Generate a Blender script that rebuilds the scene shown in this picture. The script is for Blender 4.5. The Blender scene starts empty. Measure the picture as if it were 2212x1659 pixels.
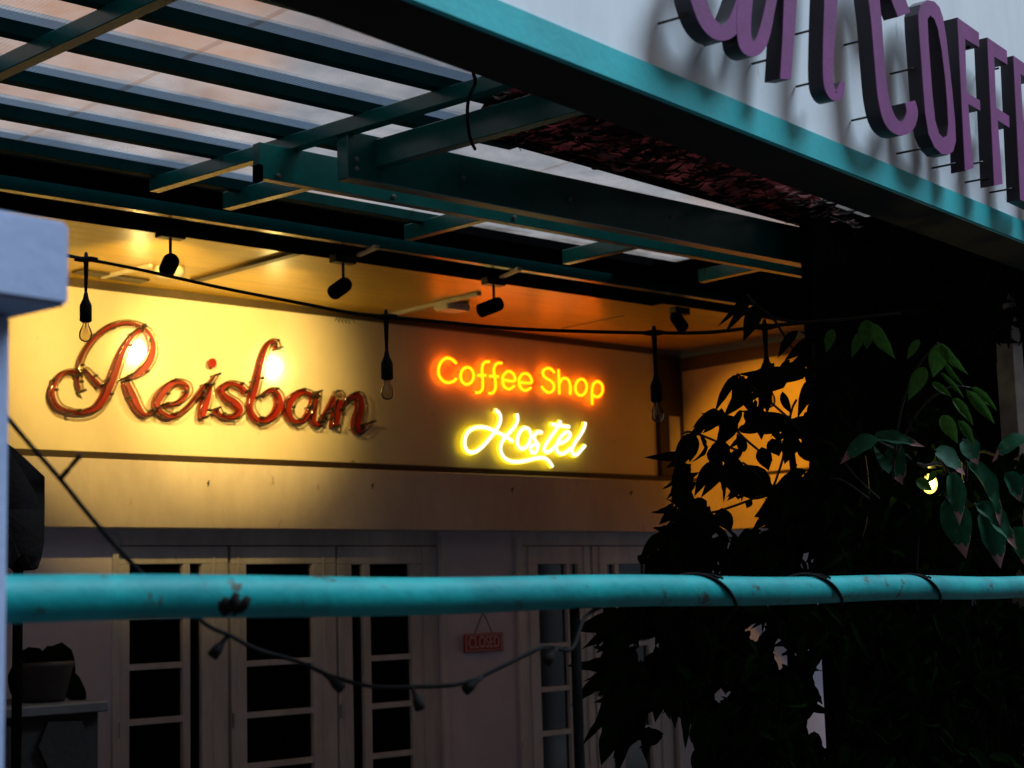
import bpy, bmesh, math, random
from mathutils import Vector, Matrix, geometry, noise
random.seed(7)
R = math.radians
scene = bpy.context.scene
C = scene.collection
EYE = 1.70

# ------------------------------------------------------------------ camera
F = 3495.0; CX, CY, W2 = 1106.0, 829.5, 2212.0
Xc = Vector((3834, -348.5, -F)).normalized()
Yc = Vector((-3236, -547.5, -F)); Yc = (Yc - Xc*Yc.dot(Xc)).normalized()
Zc = Xc.cross(Yc)
RW = Matrix((Xc, Yc, Zc))
CAM = Vector((0, 0, EYE))
cd = bpy.data.cameras.new('camera'); cam = bpy.data.objects.new('camera', cd); C.objects.link(cam)
cam.matrix_world = Matrix.Translation(CAM) @ RW.to_4x4()
cd.sensor_width = 17.3; cd.lens = F/W2*17.3; cd.clip_start = 0.05; cd.clip_end = 3000
cd.dof.use_dof = True; cd.dof.focus_distance = 5.6; cd.dof.aperture_fstop = 1.9; cd.dof.aperture_blades = 7
scene.camera = cam
scene.render.resolution_x = 1024; scene.render.resolution_y = 768

# ------------------------------------------------------------------ light
world = bpy.data.worlds.new('World'); scene.world = world; world.use_nodes = True
wn = world.node_tree.nodes; wl = world.node_tree.links; wn.clear()
wo = wn.new('ShaderNodeOutputWorld'); bg = wn.new('ShaderNodeBackground'); bg.inputs[1].default_value = 0.042
sky = wn.new('ShaderNodeTexSky'); sky.sky_type = 'NISHITA'; sky.sun_disc = False
SUN_EL, SUN_AZ = R(52), R(205)
sky.sun_elevation = R(6); sky.sun_rotation = SUN_AZ; sky.dust_density = 2.0; sky.ozone_density = 4.0
tc = wn.new('ShaderNodeTexCoord'); mp = wn.new('ShaderNodeMapping'); mp.inputs['Scale'].default_value = (1.0, 1.6, 2.2)
nz = wn.new('ShaderNodeTexNoise'); nz.inputs['Scale'].default_value = 2.6; nz.inputs['Detail'].default_value = 5
cr = wn.new('ShaderNodeValToRGB'); cr.color_ramp.elements[0].position = .30; cr.color_ramp.elements[1].position = .55
mx = wn.new('ShaderNodeMixRGB'); mx.inputs[2].default_value = (9.5, 6.2, 4.9, 1)
n2 = wn.new('ShaderNodeTexNoise'); n2.inputs['Scale'].default_value = 5.5; n2.inputs['Detail'].default_value = 3
c2 = wn.new('ShaderNodeValToRGB'); c2.color_ramp.elements[0].position = .44; c2.color_ramp.elements[1].position = .56
c2.color_ramp.elements[1].color = (2.7, 3.9, 5.6, 1); c2.color_ramp.elements[0].color = (9.4, 5.7, 3.6, 1)
wl.new(tc.outputs['Generated'], n2.inputs[0]); wl.new(n2.outputs[0], c2.inputs[0]); wl.new(c2.outputs[0], mx.inputs[2])
wl.new(tc.outputs['Generated'], mp.inputs[0]); wl.new(mp.outputs[0], nz.inputs[0]); wl.new(nz.outputs[0], cr.inputs[0])
wl.new(cr.outputs[0], mx.inputs[0]); wl.new(sky.outputs[0], mx.inputs[1]); wl.new(mx.outputs[0], bg.inputs[0]); wl.new(bg.outputs[0], wo.inputs[0])
sd = bpy.data.lights.new('sun', 'SUN'); so = bpy.data.objects.new('sun', sd); C.objects.link(so)
sd.energy = 4.1; sd.angle = R(32); sd.color = (.64, .82, 1.0)
scene.view_settings.view_transform = 'Standard'; scene.view_settings.look = 'None'
scene.view_settings.exposure = 0.5; scene.view_settings.gamma = 1.0
scene.render.engine = 'CYCLES'
scene.cycles.max_bounces = 8; scene.cycles.transparent_max_bounces = 16
scene.cycles.sample_clamp_indirect = 4.0

# ------------------------------------------------------------------ helpers
def ray(px, py):
    return RW @ Vector(((px-CX)/F, -(py-CY)/F, -1.0))
def atz(px, py, z): return CAM + ray(px, py)*z
def hitY(px, py, Y):
    d = ray(px, py); return CAM + d*(Y/d.y)
def hitZ(px, py, h):
    d = ray(px, py); return CAM + d*(h/d.z)
def hitP(px, py, p, n):
    d = ray(px, py); return CAM + d*((p-CAM).dot(n)/d.dot(n))
UP = Vector((0, 0, 1)); XA = Vector((1, 0, 0)); YA = Vector((0, 1, 0))

def link(name, me, mat, parent=None):
    o = bpy.data.objects.new(name, me); C.objects.link(o)
    if mat and not me.materials: me.materials.append(mat)
    if parent: o.parent = parent; o.matrix_parent_inverse = Matrix.Translation(-parent.location)
    return o
def mesh(name, bm, mat, parent=None, smooth=False):
    bmesh.ops.recalc_face_normals(bm, faces=bm.faces)
    me = bpy.data.meshes.new(name); bm.to_mesh(me); bm.free()
    if smooth:
        for p in me.polygons: p.use_smooth = True
    return link(name, me, mat, parent)
def thing(name, label, cat, loc=(0, 0, 0), group=None):
    o = bpy.data.objects.new(name, None); C.objects.link(o); o.location = loc; o.empty_display_size = .1
    o['label'] = label; o['category'] = cat
    if group: o['group'] = group
    return o
def tag(o, label, cat, group=None):
    o['label'] = label; o['category'] = cat
    if group: o['group'] = group
    return o
def frame_box(bm, o, a, b, c):
    """box from corner o with edge vectors a, b, c"""
    v = [bm.verts.new(o + a*i + b*j + c*k) for k in (0, 1) for j in (0, 1) for i in (0, 1)]
    fs = []
    for q in ((0,2,3,1), (4,5,7,6), (0,1,5,4), (2,6,7,3), (0,4,6,2), (1,3,7,5)):
        fs.append(bm.faces.new([v[i] for i in q]))
    return fs
def bevel(bm, w=.003, seg=1):
    bmesh.ops.bevel(bm, geom=list(bm.edges), offset=w, segments=seg, affect='EDGES', clamp_overlap=True)
def beam(name, p0, p1, back, h, mat, parent, bv=.003):
    """p0,p1 = lower near edge; back = horizontal vector (thickness); h = height up"""
    bm = bmesh.new(); frame_box(bm, p0, p1-p0, back, UP*h); bevel(bm, bv)
    return mesh(name, bm, mat, parent)
def box(name, x0, x1, y0, y1, z0, z1, mat, parent=None, bv=.002):
    bm = bmesh.new(); frame_box(bm, Vector((x0, y0, z0)), XA*(x1-x0), YA*(y1-y0), UP*(z1-z0))
    if bv: bevel(bm, bv)
    return mesh(name, bm, mat, parent)
def tube_bm(bm, pts, r, seg=8, closed=False, caps=True):
    pts = [Vector(p) for p in pts]; n = len(pts); rings = []; prev = None
    rr = r if isinstance(r, (list, tuple)) else [r]*n
    for i, p in enumerate(pts):
        if closed: t = pts[(i+1) % n] - pts[i-1]
        else: t = pts[min(i+1, n-1)] - pts[max(i-1, 0)]
        if t.length < 1e-9: t = Vector((0, 0, 1))
        t.normalize()
        if prev is None:
            a = t.orthogonal().normalized()
        else:
            a = (prev - t*prev.dot(t))
            a = a.normalized() if a.length > 1e-6 else t.orthogonal().normalized()
        prev = a; b = t.cross(a)
        rings.append([bm.verts.new(p + (a*math.cos(2*math.pi*k/seg) + b*math.sin(2*math.pi*k/seg))*rr[i]) for k in range(seg)])
    m = n if closed else n-1
    for i in range(m):
        A, B = rings[i], rings[(i+1) % n]
        off = 0
        if closed and i == n-1:
            off = min(range(seg), key=lambda s: sum((A[k].co-B[(k+s) % seg].co).length for k in range(seg)))
        for k in range(seg):
            bm.faces.new((A[k], A[(k+1) % seg], B[(k+1+off) % seg], B[(k+off) % seg]))
    if not closed and caps:
        bm.faces.new(rings[0][::-1]); bm.faces.new(rings[-1])
def tube(name, pts, r, mat, parent=None, seg=8, closed=False):
    bm = bmesh.new(); tube_bm(bm, pts, r, seg, closed); return mesh(name, bm, mat, parent, True)
def cr_spline(pts, k=6, closed=False):
    out = []; n = len(pts)
    P = [Vector(p) if len(p) > 2 else Vector((p[0], p[1], 0)) for p in pts]
    rng = range(n if closed else n-1)
    for i in rng:
        p0 = P[(i-1) % n] if closed or i > 0 else P[0]*2-P[1]
        p1 = P[i]; p2 = P[(i+1) % n]
        p3 = P[(i+2) % n] if closed or i+2 < n else P[-1]*2-P[-2]
        for j in range(k):
            t = j/k
            out.append(.5*((2*p1) + (p2-p0)*t + (2*p0-5*p1+4*p2-p3)*t*t + (3*p1-p0-3*p2+p3)*t**3))
    if not closed: out.append(P[-1])
    return out
def lathe(bm, base, axis, prof, seg=16):
    axis = axis.normalized(); a = axis.orthogonal().normalized(); b = axis.cross(a); rings = []
    for (d, r) in prof:
        rings.append([bm.verts.new(base + axis*d + (a*math.cos(2*math.pi*k/seg)+b*math.sin(2*math.pi*k/seg))*max(r, 1e-4)) for k in range(seg)])
    for i in range(len(rings)-1):
        for k in range(seg):
            bm.faces.new((rings[i][k], rings[i][(k+1) % seg], rings[i+1][(k+1) % seg], rings[i+1][k]))
    bm.faces.new(rings[0][::-1]); bm.faces.new(rings[-1])
def prism(bm, loops, back):
    """loops: outer + holes, 3-D points on a plane; extruded by vector back"""
    tris = geometry.tessellate_polygon([[Vector(p) for p in l] for l in loops])
    flat = [p for l in loops for p in l]
    f = [bm.verts.new(p) for p in flat]; g = [bm.verts.new(p+back) for p in flat]
    for t in tris:
        try: bm.faces.new([f[i] for i in t]); bm.faces.new([g[i] for i in reversed(t)])
        except ValueError: pass
    s = 0
    for l in loops:
        n = len(l)
        for i in range(n):
            a, b = s+i, s+(i+1) % n
            bm.faces.new((f[a], f[b], g[b], g[a]))
        s += n

# ------------------------------------------------------------------ materials
def mat(name, c1, c2=None, rough=.6, scale=6, detail=5, bump=.0, bscale=80, metal=0., stretch=None, spots=None, spec=.5, coat=0.):
    m = bpy.data.materials.new(name); m.use_nodes = True; nt = m.node_tree; N = nt.nodes; L = nt.links
    p = N['Principled BSDF']; p.inputs['Roughness'].default_value = rough; p.inputs['Metallic'].default_value = metal
    p.inputs['Specular IOR Level'].default_value = spec; p.inputs['Coat Weight'].default_value = coat
    p.inputs['Coat Roughness'].default_value = .15
    t = N.new('ShaderNodeTexCoord'); mpn = N.new('ShaderNodeMapping'); L.new(t.outputs['Object'], mpn.inputs[0])
    if stretch: mpn.inputs['Scale'].default_value = stretch
    c2 = c2 or c1
    n = N.new('ShaderNodeTexNoise'); n.inputs['Scale'].default_value = scale; n.inputs['Detail'].default_value = detail; n.inputs['Roughness'].default_value = .65
    L.new(mpn.outputs[0], n.inputs[0])
    r = N.new('ShaderNodeValToRGB'); r.color_ramp.elements[0].position = .36; r.color_ramp.elements[1].position = .64
    r.color_ramp.elements[0].color = (*c2, 1); r.color_ramp.elements[1].color = (*c1, 1)
    L.new(n.outputs[0], r.inputs[0]); out = r.outputs[0]
    if spots:
        v = N.new('ShaderNodeTexNoise'); v.inputs['Scale'].default_value = spots[1]; v.inputs['Detail'].default_value = 8; v.inputs['Roughness'].default_value = .7
        L.new(mpn.outputs[0], v.inputs[0])
        rr = N.new('ShaderNodeValToRGB'); rr.color_ramp.elements[0].position = spots[2]; rr.color_ramp.elements[1].position = spots[2]+.05
        L.new(v.outputs[0], rr.inputs[0])
        mm = N.new('ShaderNodeMixRGB'); L.new(rr.outputs[0], mm.inputs[0]); L.new(out, mm.inputs[1]); mm.inputs[2].default_value = (*spots[0], 1)
        out = mm.outputs[0]
    L.new(out, p.inputs['Base Color'])
    if bump:
        bn = N.new('ShaderNodeTexNoise'); bn.inputs['Scale'].default_value = bscale; bn.inputs['Detail'].default_value = 4
        L.new(mpn.outputs[0], bn.inputs[0])
        b = N.new('ShaderNodeBump'); b.inputs['Strength'].default_value = bump; b.inputs['Distance'].default_value = .005
        L.new(bn.outputs[0], b.inputs['Height']); L.new(b.outputs[0], p.inputs['Normal'])
    return m
def emis(name, col, s, base=(.5, .5, .5)):
    m = bpy.data.materials.new(name); m.use_nodes = True; p = m.node_tree.nodes['Principled BSDF']
    p.inputs['Base Color'].default_value = (*base, 1); p.inputs['Emission Color'].default_value = (*col, 1); p.inputs['Emission Strength'].default_value = s
    n = m.node_tree.nodes.new('ShaderNodeTexNoise'); n.inputs['Scale'].default_value = 30
    r = m.node_tree.nodes.new('ShaderNodeMapRange'); r.inputs[3].default_value = s*.85; r.inputs[4].default_value = s*1.1
    m.node_tree.links.new(n.outputs[0], r.inputs[0]); m.node_tree.links.new(r.outputs[0], p.inputs['Emission Strength'])
    return m
def glass(name, col=(1, 1, 1), rough=.03, alpha=.25):
    m = bpy.data.materials.new(name); m.use_nodes = True; nt = m.node_tree; N = nt.nodes; L = nt.links; N.clear()
    o = N.new('ShaderNodeOutputMaterial'); t = N.new('ShaderNodeBsdfTransparent'); t.inputs[0].default_value = (*col, 1)
    g = N.new('ShaderNodeBsdfGlossy'); g.inputs['Roughness'].default_value = rough
    f = N.new('ShaderNodeLayerWeight'); f.inputs[0].default_value = alpha
    n = N.new('ShaderNodeTexNoise'); n.inputs['Scale'].default_value = 12
    mu = N.new('ShaderNodeMath'); mu.operation = 'MULTIPLY_ADD'; mu.inputs[1].default_value = .06
    L.new(n.outputs[0], mu.inputs[0]); L.new(f.outputs['Fresnel'], mu.inputs[2])
    s = N.new('ShaderNodeMixShader'); L.new(mu.outputs[0], s.inputs[0]); L.new(t.outputs[0], s.inputs[1]); L.new(g.outputs[0], s.inputs[2]); L.new(s.outputs[0], o.inputs[0])
    return m

M = {}
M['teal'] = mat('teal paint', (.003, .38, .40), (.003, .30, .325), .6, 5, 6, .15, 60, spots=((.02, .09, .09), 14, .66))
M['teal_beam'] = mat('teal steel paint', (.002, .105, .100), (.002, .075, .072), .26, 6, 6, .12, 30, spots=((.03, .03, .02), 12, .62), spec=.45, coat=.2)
M['purlin'] = mat('shade darkened teal purlin', (.002, .045, .044), (.002, .030, .030), .8, 6, 6, .12, 30, spec=.05)  # beam teal darkened, the purlins' shade is put into the colour
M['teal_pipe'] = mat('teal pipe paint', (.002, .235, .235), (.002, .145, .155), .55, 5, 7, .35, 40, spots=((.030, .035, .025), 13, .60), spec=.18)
M['fascia'] = mat('white signboard', (.66, .68, .70), (.54, .57, .60), .55, 2.5, 7, .12, 40, stretch=(1, 1, .35), spots=((.42, .44, .46), 5, .62))
M['purple'] = mat('purple letter face', (.165, .024, .150), (.115, .017, .105), .5, 8, 5, .15, 120)
M['purple_side'] = mat('letter return', (.012, .006, .012), None, .5)
M['board'] = mat('glossy white sign board', (.74, .69, .54), (.64, .59, .44), .24, 1.6, 7, .05, 10, stretch=(1, 1, .6), spots=((.5, .44, .34), 10, .66), spec=.5)
M['wall'] = mat('white plaster', (.66, .62, .60), (.50, .46, .44), .75, 2.2, 8, .45, 45, stretch=(1, 1, .45), spots=((.40, .35, .32), 8, .64))
M['ceil'] = mat('varnished plywood ceiling', (.56, .36, .035), (.42, .26, .025), .30, 3, 7, .05, 20, stretch=(.5, 4, 1), spots=((.25, .16, .07), 3.2, .62))
M['batten'] = mat('cream conduit', (.62, .58, .45), (.5, .46, .36), .5, 6)
M['dark_batten'] = mat('brown batten', (.06, .04, .02), (.04, .03, .015), .5, 6)
M['black'] = mat('black paint', (.010, .010, .010), (.006, .006, .006), .45, 8, 4, .1)
M['matt'] = mat('matt black paint', (.004, .004, .004), (.002, .002, .002), .95, 8, 4, .1, spec=0.)
M['rubber'] = mat('black rubber cable', (.012, .011, .011), (.007, .007, .007), .85, 20, spec=.03)
M['brown'] = mat('dark brown timber', (.030, .018, .012), (.018, .010, .007), .6, 4, 6, .3, 30)
M['soffit'] = mat('dark soffit', (.016, .014, .014), (.007, .006, .006), .8, 4, 6, .3, 20, spec=.15)
M['door'] = mat('aged cream door paint', (.66, .68, .74), (.48, .49, .55), .5, 5, 7, .3, 30, stretch=(1, 1, .3), spots=((.20, .18, .17), 9, .66))
M['sidep'] = mat('side wall paint tinted by warm light', (.62, .50, .24), (.50, .38, .17), .75, 2.5, 7, .35, 45)  # side wall plaster with the orange lamp light put into its colour
M['pier'] = mat('white wall paint tinted by cool light', (.68, .67, .84), (.58, .57, .74), .75, 3, 6, .25, 60, spots=((.42, .40, .48), 7, .66))  # white wall paint with the cool skylight tinted into it
M['ledge'] = mat('grey stone ledge', (.09, .09, .10), (.06, .06, .07), .7, 8, 6, .4, 40)
M['dglass'] = mat('dark window glass', (.004, .004, .005), (.002, .002, .003), .10, 3, 3, .02, 4)
M['red'] = mat('red letter paint', (.27, .014, .004), (.17, .010, .003), .4, 10, 5, .1)
M['tube'] = glass('clear neon glass', (.80, .72, .55), .08, .40)
M['electrode'] = mat('black neon electrode', (.02, .016, .010), (.01, .008, .006), .4)
M['bulb'] = glass('clear bulb glass', (.80, .74, .58), .10, .22)
M['filament'] = mat('filament support', (.5, .42, .3), None, .3)
M['steel'] = mat('dull steel', (.30, .30, .30), (.2, .2, .2), .4, 10, metal=.8)
M['white_box'] = mat('white plastic box', (.72, .70, .60), (.62, .60, .5), .45, 10)
M['post'] = mat('blue white post paint', (.30, .37, .54), (.24, .30, .46), .6, 4, 6, .2, 40, spots=((.20, .24, .34), 6, .62))
M['stone'] = mat('dark cladding stone', (.009, .009, .010), (.005, .005, .006), .7, 8, 6, .6, 30)
M['mortar'] = mat('mortar', (.022, .022, .024), (.015, .015, .017), .9, 12, 5, .4, 60)
M['closed'] = mat('faded red sign', (.42, .02, .06), (.32, .015, .045), .5, 10)
M['closed_txt'] = mat('pale red lettering', (.75, .50, .52), (.62, .4, .42), .5, 10)
M['cord'] = mat('grey cord', (.12, .11, .11), (.08, .07, .07), .8, 30)
M['ground'] = mat('asphalt', (.045, .045, .047), (.03, .03, .032), .85, 6, 7, .5, 60)
M['floor'] = mat('porch tile', (.10, .08, .07), (.06, .05, .045), .5, 3, 5, .2, 20)
M['twig'] = mat('twig bark', (.010, .007, .005), (.006, .004, .003), .9, 20, 4, .4)
M['cloth'] = mat('black cloth', (.008, .008, .010), (.004, .004, .005), .9, 20, 5, .5, 60)
M['pot'] = mat('dark clay pot', (.03, .022, .02), (.02, .015, .014), .6, 10)
def leafmat(name, c1, c2, tip=None, rough=.6, trans=.2):
    m = mat(name, c1, c2, rough, 5, 5, .2, 30, spec=.12 if rough < .9 else .0); nt = m.node_tree; N = nt.nodes; L = nt.links; p = N['Principled BSDF']
    out = N['Material Output']
    src = p.inputs['Base Color'].links[0].from_socket
    if tip:
        t = N.new('ShaderNodeTexCoord'); n = N.new('ShaderNodeTexNoise'); n.inputs['Scale'].default_value = 3; n.inputs['Detail'].default_value = 6
        s = N.new('ShaderNodeSeparateXYZ'); L.new(t.outputs['Object'], s.inputs[0]); L.new(t.outputs['Object'], n.inputs[0])
        a = N.new('ShaderNodeMath'); a.operation = 'ADD'; L.new(s.outputs[0], a.inputs[0]); L.new(n.outputs[0], a.inputs[1])
        r = N.new('ShaderNodeValToRGB'); r.color_ramp.elements[0].position = .98; r.color_ramp.elements[1].position = 1.0
        ms = N.new('ShaderNodeMath'); ms.operation = 'MULTIPLY'; ms.inputs[1].default_value = .83; L.new(a.outputs[0], ms.inputs[0]); L.new(ms.outputs[0], r.inputs[0])
        x = N.new('ShaderNodeMixRGB'); L.new(r.outputs[0], x.inputs[0]); L.new(src, x.inputs[1]); x.inputs[2].default_value = (*tip, 1)
        L.new(x.outputs[0], p.inputs['Base Color']); src = x.outputs[0]
    tr = N.new('ShaderNodeBsdfTranslucent'); L.new(src, tr.inputs[0]); ad = N.new('ShaderNodeMixShader'); ad.inputs[0].default_value = trans
    L.new(p.outputs[0], ad.inputs[1]); L.new(tr.outputs[0], ad.inputs[2]); L.new(ad.outputs[0], out.inputs[0])
    return m
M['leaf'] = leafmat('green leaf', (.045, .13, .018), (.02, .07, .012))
M['leaf2'] = leafmat('shade darkened leaf', (.004, .011, .003), (.0025, .006, .002), None, .95)  # near-black copy of the leaf green, foliage shade put into the colour
M['bigleaf'] = leafmat('variegated leaf', (.012, .085, .042), (.008, .05, .025), (.24, .12, .12))
M['dry'] = leafmat('dry pink leaf', (.45, .20, .21), (.2, .08, .09), None, .6, .5)
M['litter'] = leafmat('decayed leaf mat', (.36, .16, .17), (.015, .008, .01), None, .7, .8)
M['dry2'] = leafmat('dark dry leaf', (.035, .018, .018), (.015, .01, .01), None, .7, .15)

# translucent ribbed roofing
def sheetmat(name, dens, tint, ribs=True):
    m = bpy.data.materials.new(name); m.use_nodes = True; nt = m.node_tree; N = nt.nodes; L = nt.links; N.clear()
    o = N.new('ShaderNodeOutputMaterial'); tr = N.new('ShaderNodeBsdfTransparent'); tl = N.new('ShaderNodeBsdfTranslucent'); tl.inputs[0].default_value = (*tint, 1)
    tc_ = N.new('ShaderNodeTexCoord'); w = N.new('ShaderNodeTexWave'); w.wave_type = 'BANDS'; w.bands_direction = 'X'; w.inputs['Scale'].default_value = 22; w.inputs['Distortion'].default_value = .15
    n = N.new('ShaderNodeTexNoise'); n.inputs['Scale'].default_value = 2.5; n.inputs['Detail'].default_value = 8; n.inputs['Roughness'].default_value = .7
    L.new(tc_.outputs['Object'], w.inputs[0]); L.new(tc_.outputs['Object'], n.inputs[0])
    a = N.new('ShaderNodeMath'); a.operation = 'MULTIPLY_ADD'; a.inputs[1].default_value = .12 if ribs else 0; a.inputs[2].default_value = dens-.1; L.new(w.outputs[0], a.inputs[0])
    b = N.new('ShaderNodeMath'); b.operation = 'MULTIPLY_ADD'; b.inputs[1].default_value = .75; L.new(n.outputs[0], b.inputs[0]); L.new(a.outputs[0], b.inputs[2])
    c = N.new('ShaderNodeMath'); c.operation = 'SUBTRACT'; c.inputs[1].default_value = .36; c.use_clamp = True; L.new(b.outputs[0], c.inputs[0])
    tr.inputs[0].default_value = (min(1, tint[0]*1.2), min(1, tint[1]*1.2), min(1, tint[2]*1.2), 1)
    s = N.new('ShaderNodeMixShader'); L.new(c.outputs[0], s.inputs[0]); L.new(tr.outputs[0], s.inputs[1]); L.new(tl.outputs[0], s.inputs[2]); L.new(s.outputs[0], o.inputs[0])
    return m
M['sheet'] = sheetmat('ribbed translucent roofing', .20, (.72, .66, .62))
M['strip'] = sheetmat('blue grey tint strip', .50, (.32, .40, .48), False)

# ------------------------------------------------------------------ setting
def sheet_obj(name, x0, x1, y0, y1, z, m):
    bm = bmesh.new(); bm.faces.new([bm.verts.new(p) for p in ((x0, y0, z), (x1, y0, z), (x1, y1, z), (x0, y1, z))])
    o = mesh(name, bm, m); o['kind'] = 'structure'; return o
sheet_obj('ground', -400, 400, -400, 400, 0, M['ground'])
YW = 8.36
sheet_obj('porch_floor', -6, 16, 2.8, YW+.3, .004, M['floor'])

# fascia / street frame
NF_dir = ray(3943, 1206); NF_dir.z = 0; FD = NF_dir.normalized()         # along the street front
FN = Vector((-FD.y, FD.x, 0)) ; FN = FN if FN.y > 0 else -FN             # pointing away, into the house
FP = atz(1645, 306, 4.14); DF = (FP-CAM).dot(FN)
def fas(px, py, off=0.): return hitP(px, py, FP - FN*off, FN)            # point on fascia plane, off metres in front of it
def along(p, s, o=0., z=None):                                           # point by distance along the front
    q = FP + FD*s + FN*o; q.z = EYE + z; return q
s_of = lambda p: (p-FP).dot(FD)

# sun : light from behind and right of the camera, high
Ld = (FN*1.0 - FD*1.15 + Vector((0, 0, -2.1))).normalized()
so.rotation_euler = Ld.to_track_quat('-Z', 'Y').to_euler()
sky.sun_rotation = math.atan2(-Ld.x, -Ld.y)

# ------------------------------------------------------------------ house
XL, XR = -6.0, hitY(1470, 900, YW).x
ZC = EYE + 1.86
zb = hitY(800, 1008, YW).z; zl = hitY(800, 1145, YW).z
house = thing('house', 'cream house front with lit ceiling, long sign panel and pale glazed doors behind the railing', 'building', (XL, YW, 0))
xr_b = hitY(1415, 850, YW).x
box('sign_panel', XL, xr_b, YW, YW+.05, zb+.02, ZC-.02, M['board'], house)
box('panel_backing', XL, XR, YW+.052, YW+.30, zb-.01, ZC+.1, M['brown'], house, 0)
box('panel_trim', XL, XR, YW-.03, YW+.05, zb-.022, zb+.016, M['brown'], house)
box('ceiling_trim', XL, XR, YW-.025, YW+.05, ZC-.045, ZC, M['dark_batten'], house)
box('lintel', XL, XR+.02, YW-.06, YW+.25, zl, zb-.024, M['wall'], house, .004)
# ceiling
YF = 6.5
box('ceiling', XL, XR+3.0, 6.9, YW+.4, ZC, ZC+.03, M['ceil'], house, 0)
# corner post and side wall return
xp0 = xr_b + .004
box('corner_post', xp0, XR-.004, YW-.035, YW+.06, zb+.018, ZC-.05, M['brown'], house)
pn = .02
box('post_plate', xp0+.10, xp0+.22, YW-.045, YW-.036, hitY(1440, 985, YW).z, hitY(1440, 900, YW).z, M['wall'], house)
YS = hitP(1758, 900, Vector((XR, 0, 0)), XA).y
sw_mat = M['wall']
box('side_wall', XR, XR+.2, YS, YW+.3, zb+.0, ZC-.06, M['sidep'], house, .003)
box('side_ledge', XR-.05, XR+.22, YS-.02, YW-.065, zl, zb-.03, M['sidep'], house, .004)
box('side_trim', XR-.02, XR+.0, YS, YW-.04, zb-.028, zb-.002, M['brown'], house)
box('side_cornice', XR-.03, XR+.0, YS, YW-.04, ZC-.16, ZC-.06, M['dark_batten'], house)
# ceiling battens and conduits (run from the panel towards the street)
def cbat(px0, py0, px1, py1, w, t, m, name='ceiling_batten'):
    a = hitZ(px0, py0, 1.86-t); b = hitZ(px1, py1, 1.86-t); d = (b-a).normalized(); s = Vector((d.y, -d.x, 0))*w
    bm = bmesh.new(); frame_box(bm, a, b-a, s, UP*t); bevel(bm, .002); mesh(name, bm, m, house)
cbat(425, 612, 650, 551, .05, .02, M['dark_batten'])
cbat(815, 692, 1040, 639, .035, .02, M['batten'], 'conduit')
cbat(1215, 710, 1350, 682, .012, .004, M['dark_batten'], 'ceiling_joint')
cbat(225, 603, 330, 578, .025, .02, M['batten'], 'conduit')
cbat(155, 590, 300, 613, .10, .012, M['dark_batten'], 'ceiling_patch')
# small nails / hooks on the lintel
for (px, py) in ((448, 1043), (803, 1049), (1105, 1057), (1362, 1064)):
    p = hitY(px, py, YW-.062); bm = bmesh.new()
    tube_bm(bm, [p+YA*.004, p-YA*.012, p-YA*.02+UP*.012], .0035, 5); tube_bm(bm, [p+YA*.002+XA*.012, p-YA*.006-UP*.02], .0025, 5)
    mesh('hook', bm, M['rubber'], house)
# dead insects / scrape marks by the ceiling
for (px, py, n) in ((738, 688, 4), (770, 688, 1), (772, 995, 1)):
    p = hitY(px, py, YW-.001); bm = bmesh.new()
    for i in range(n):
        q = p + XA*(i*.028-.04)
        tube_bm(bm, [q-UP*.02-XA*.012, q, q+XA*.014-UP*.014, q+XA*.022-UP*.03], .0028, 5)
    mesh('scrape_mark', bm, M['dark_batten'], house)

# doors wall, set back under the lintel
YD = YW + .16
yz = lambda py, px=600: hitY(px, py, YD).z
def xd(px): return hitY(px, 1400, YD).x
ztop = hitY(600, 1178, YD).z
box('door_wall', XL, xd(249), YD-.01, YD+.15, 0, zl+.1, M['pier'], house, 0)
box('door_wall', xd(951), xd(1126), YD-.01, YD+.15, 0, zl+.1, M['pier'], house, 0)
box('door_wall', xd(1453), xd(1453)+30, YD-.01, YD+.15, 0, zl+.1, M['pier'], house, 0)
for (a, b) in ((249, 951), (1126, 1453)):
    box('head_frame', xd(a)+.001, xd(b)-.001, YD, YD+.10, ztop, zl+.1, M['door'], house)
def leaf_part(nm, d, x0, x1, z0, z1, y0=0, y1=.05, m='door'):
    return box(nm, x0, x1, YD+y0, YD+y1, z0, z1, M[m], d, .0025)
def door(xa, xb, cols, rails, lab):
    """xa,xb pixel edges; cols: list of (px0,px1,with_muntins)"""
    d = bpy.data.objects.new('door', None); C.objects.link(d); d.parent = house
    d.location = (0, 0, 0); d.matrix_parent_inverse = Matrix.Translation(-house.location); d['label'] = lab
    X0, X1 = xd(xa)+.006, xd(xb)-.006; zt = ztop-.006; gt = hitY((xa+xb)/2, 1218, YD).z
    leaf_part('top_rail', d, X0, X1, gt, zt)
    for zz in (gt-.25, .95, .30):
        bm = bmesh.new(); lathe(bm, Vector((X0+.004, YD-.008, zz)), UP, [(0, .008), (.09, .008)], 8); mesh('hinge', bm, M['steel'], d)

    edges = [X0]
    for c in cols: edges += [xd(c[0]), xd(c[1])]
    edges.append(X1)
    for i in range(0, len(edges), 2):
        a, b = edges[i], edges[i+1]
        leaf_part('stile', d, a, b, .02, gt-.001)
        if b-a > .09: leaf_part('moulding', d, a+(b-a)*.42, a+(b-a)*.50, .02, zt-.002, -.008, -.0005)
    for (c0, c1, mu) in cols:
        a, b = xd(c0)+.001, xd(c1)-.001
        leaf_part('pane', d, a, b, .3, gt-.001, .03, .036, 'dglass')
        if mu:
            for py in rails:
                z = hitY((c0+c1)/2, py, YD).z
                leaf_part('muntin', d, a, b, z-.018, z+.018, .002, .028)
            zz = z - .33
            while zz > .4: leaf_part('muntin', d, a, b, zz-.018, zz+.018, .002, .028); zz -= .33
        leaf_part('bottom_rail', d, a, b, .02, .299)
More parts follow.
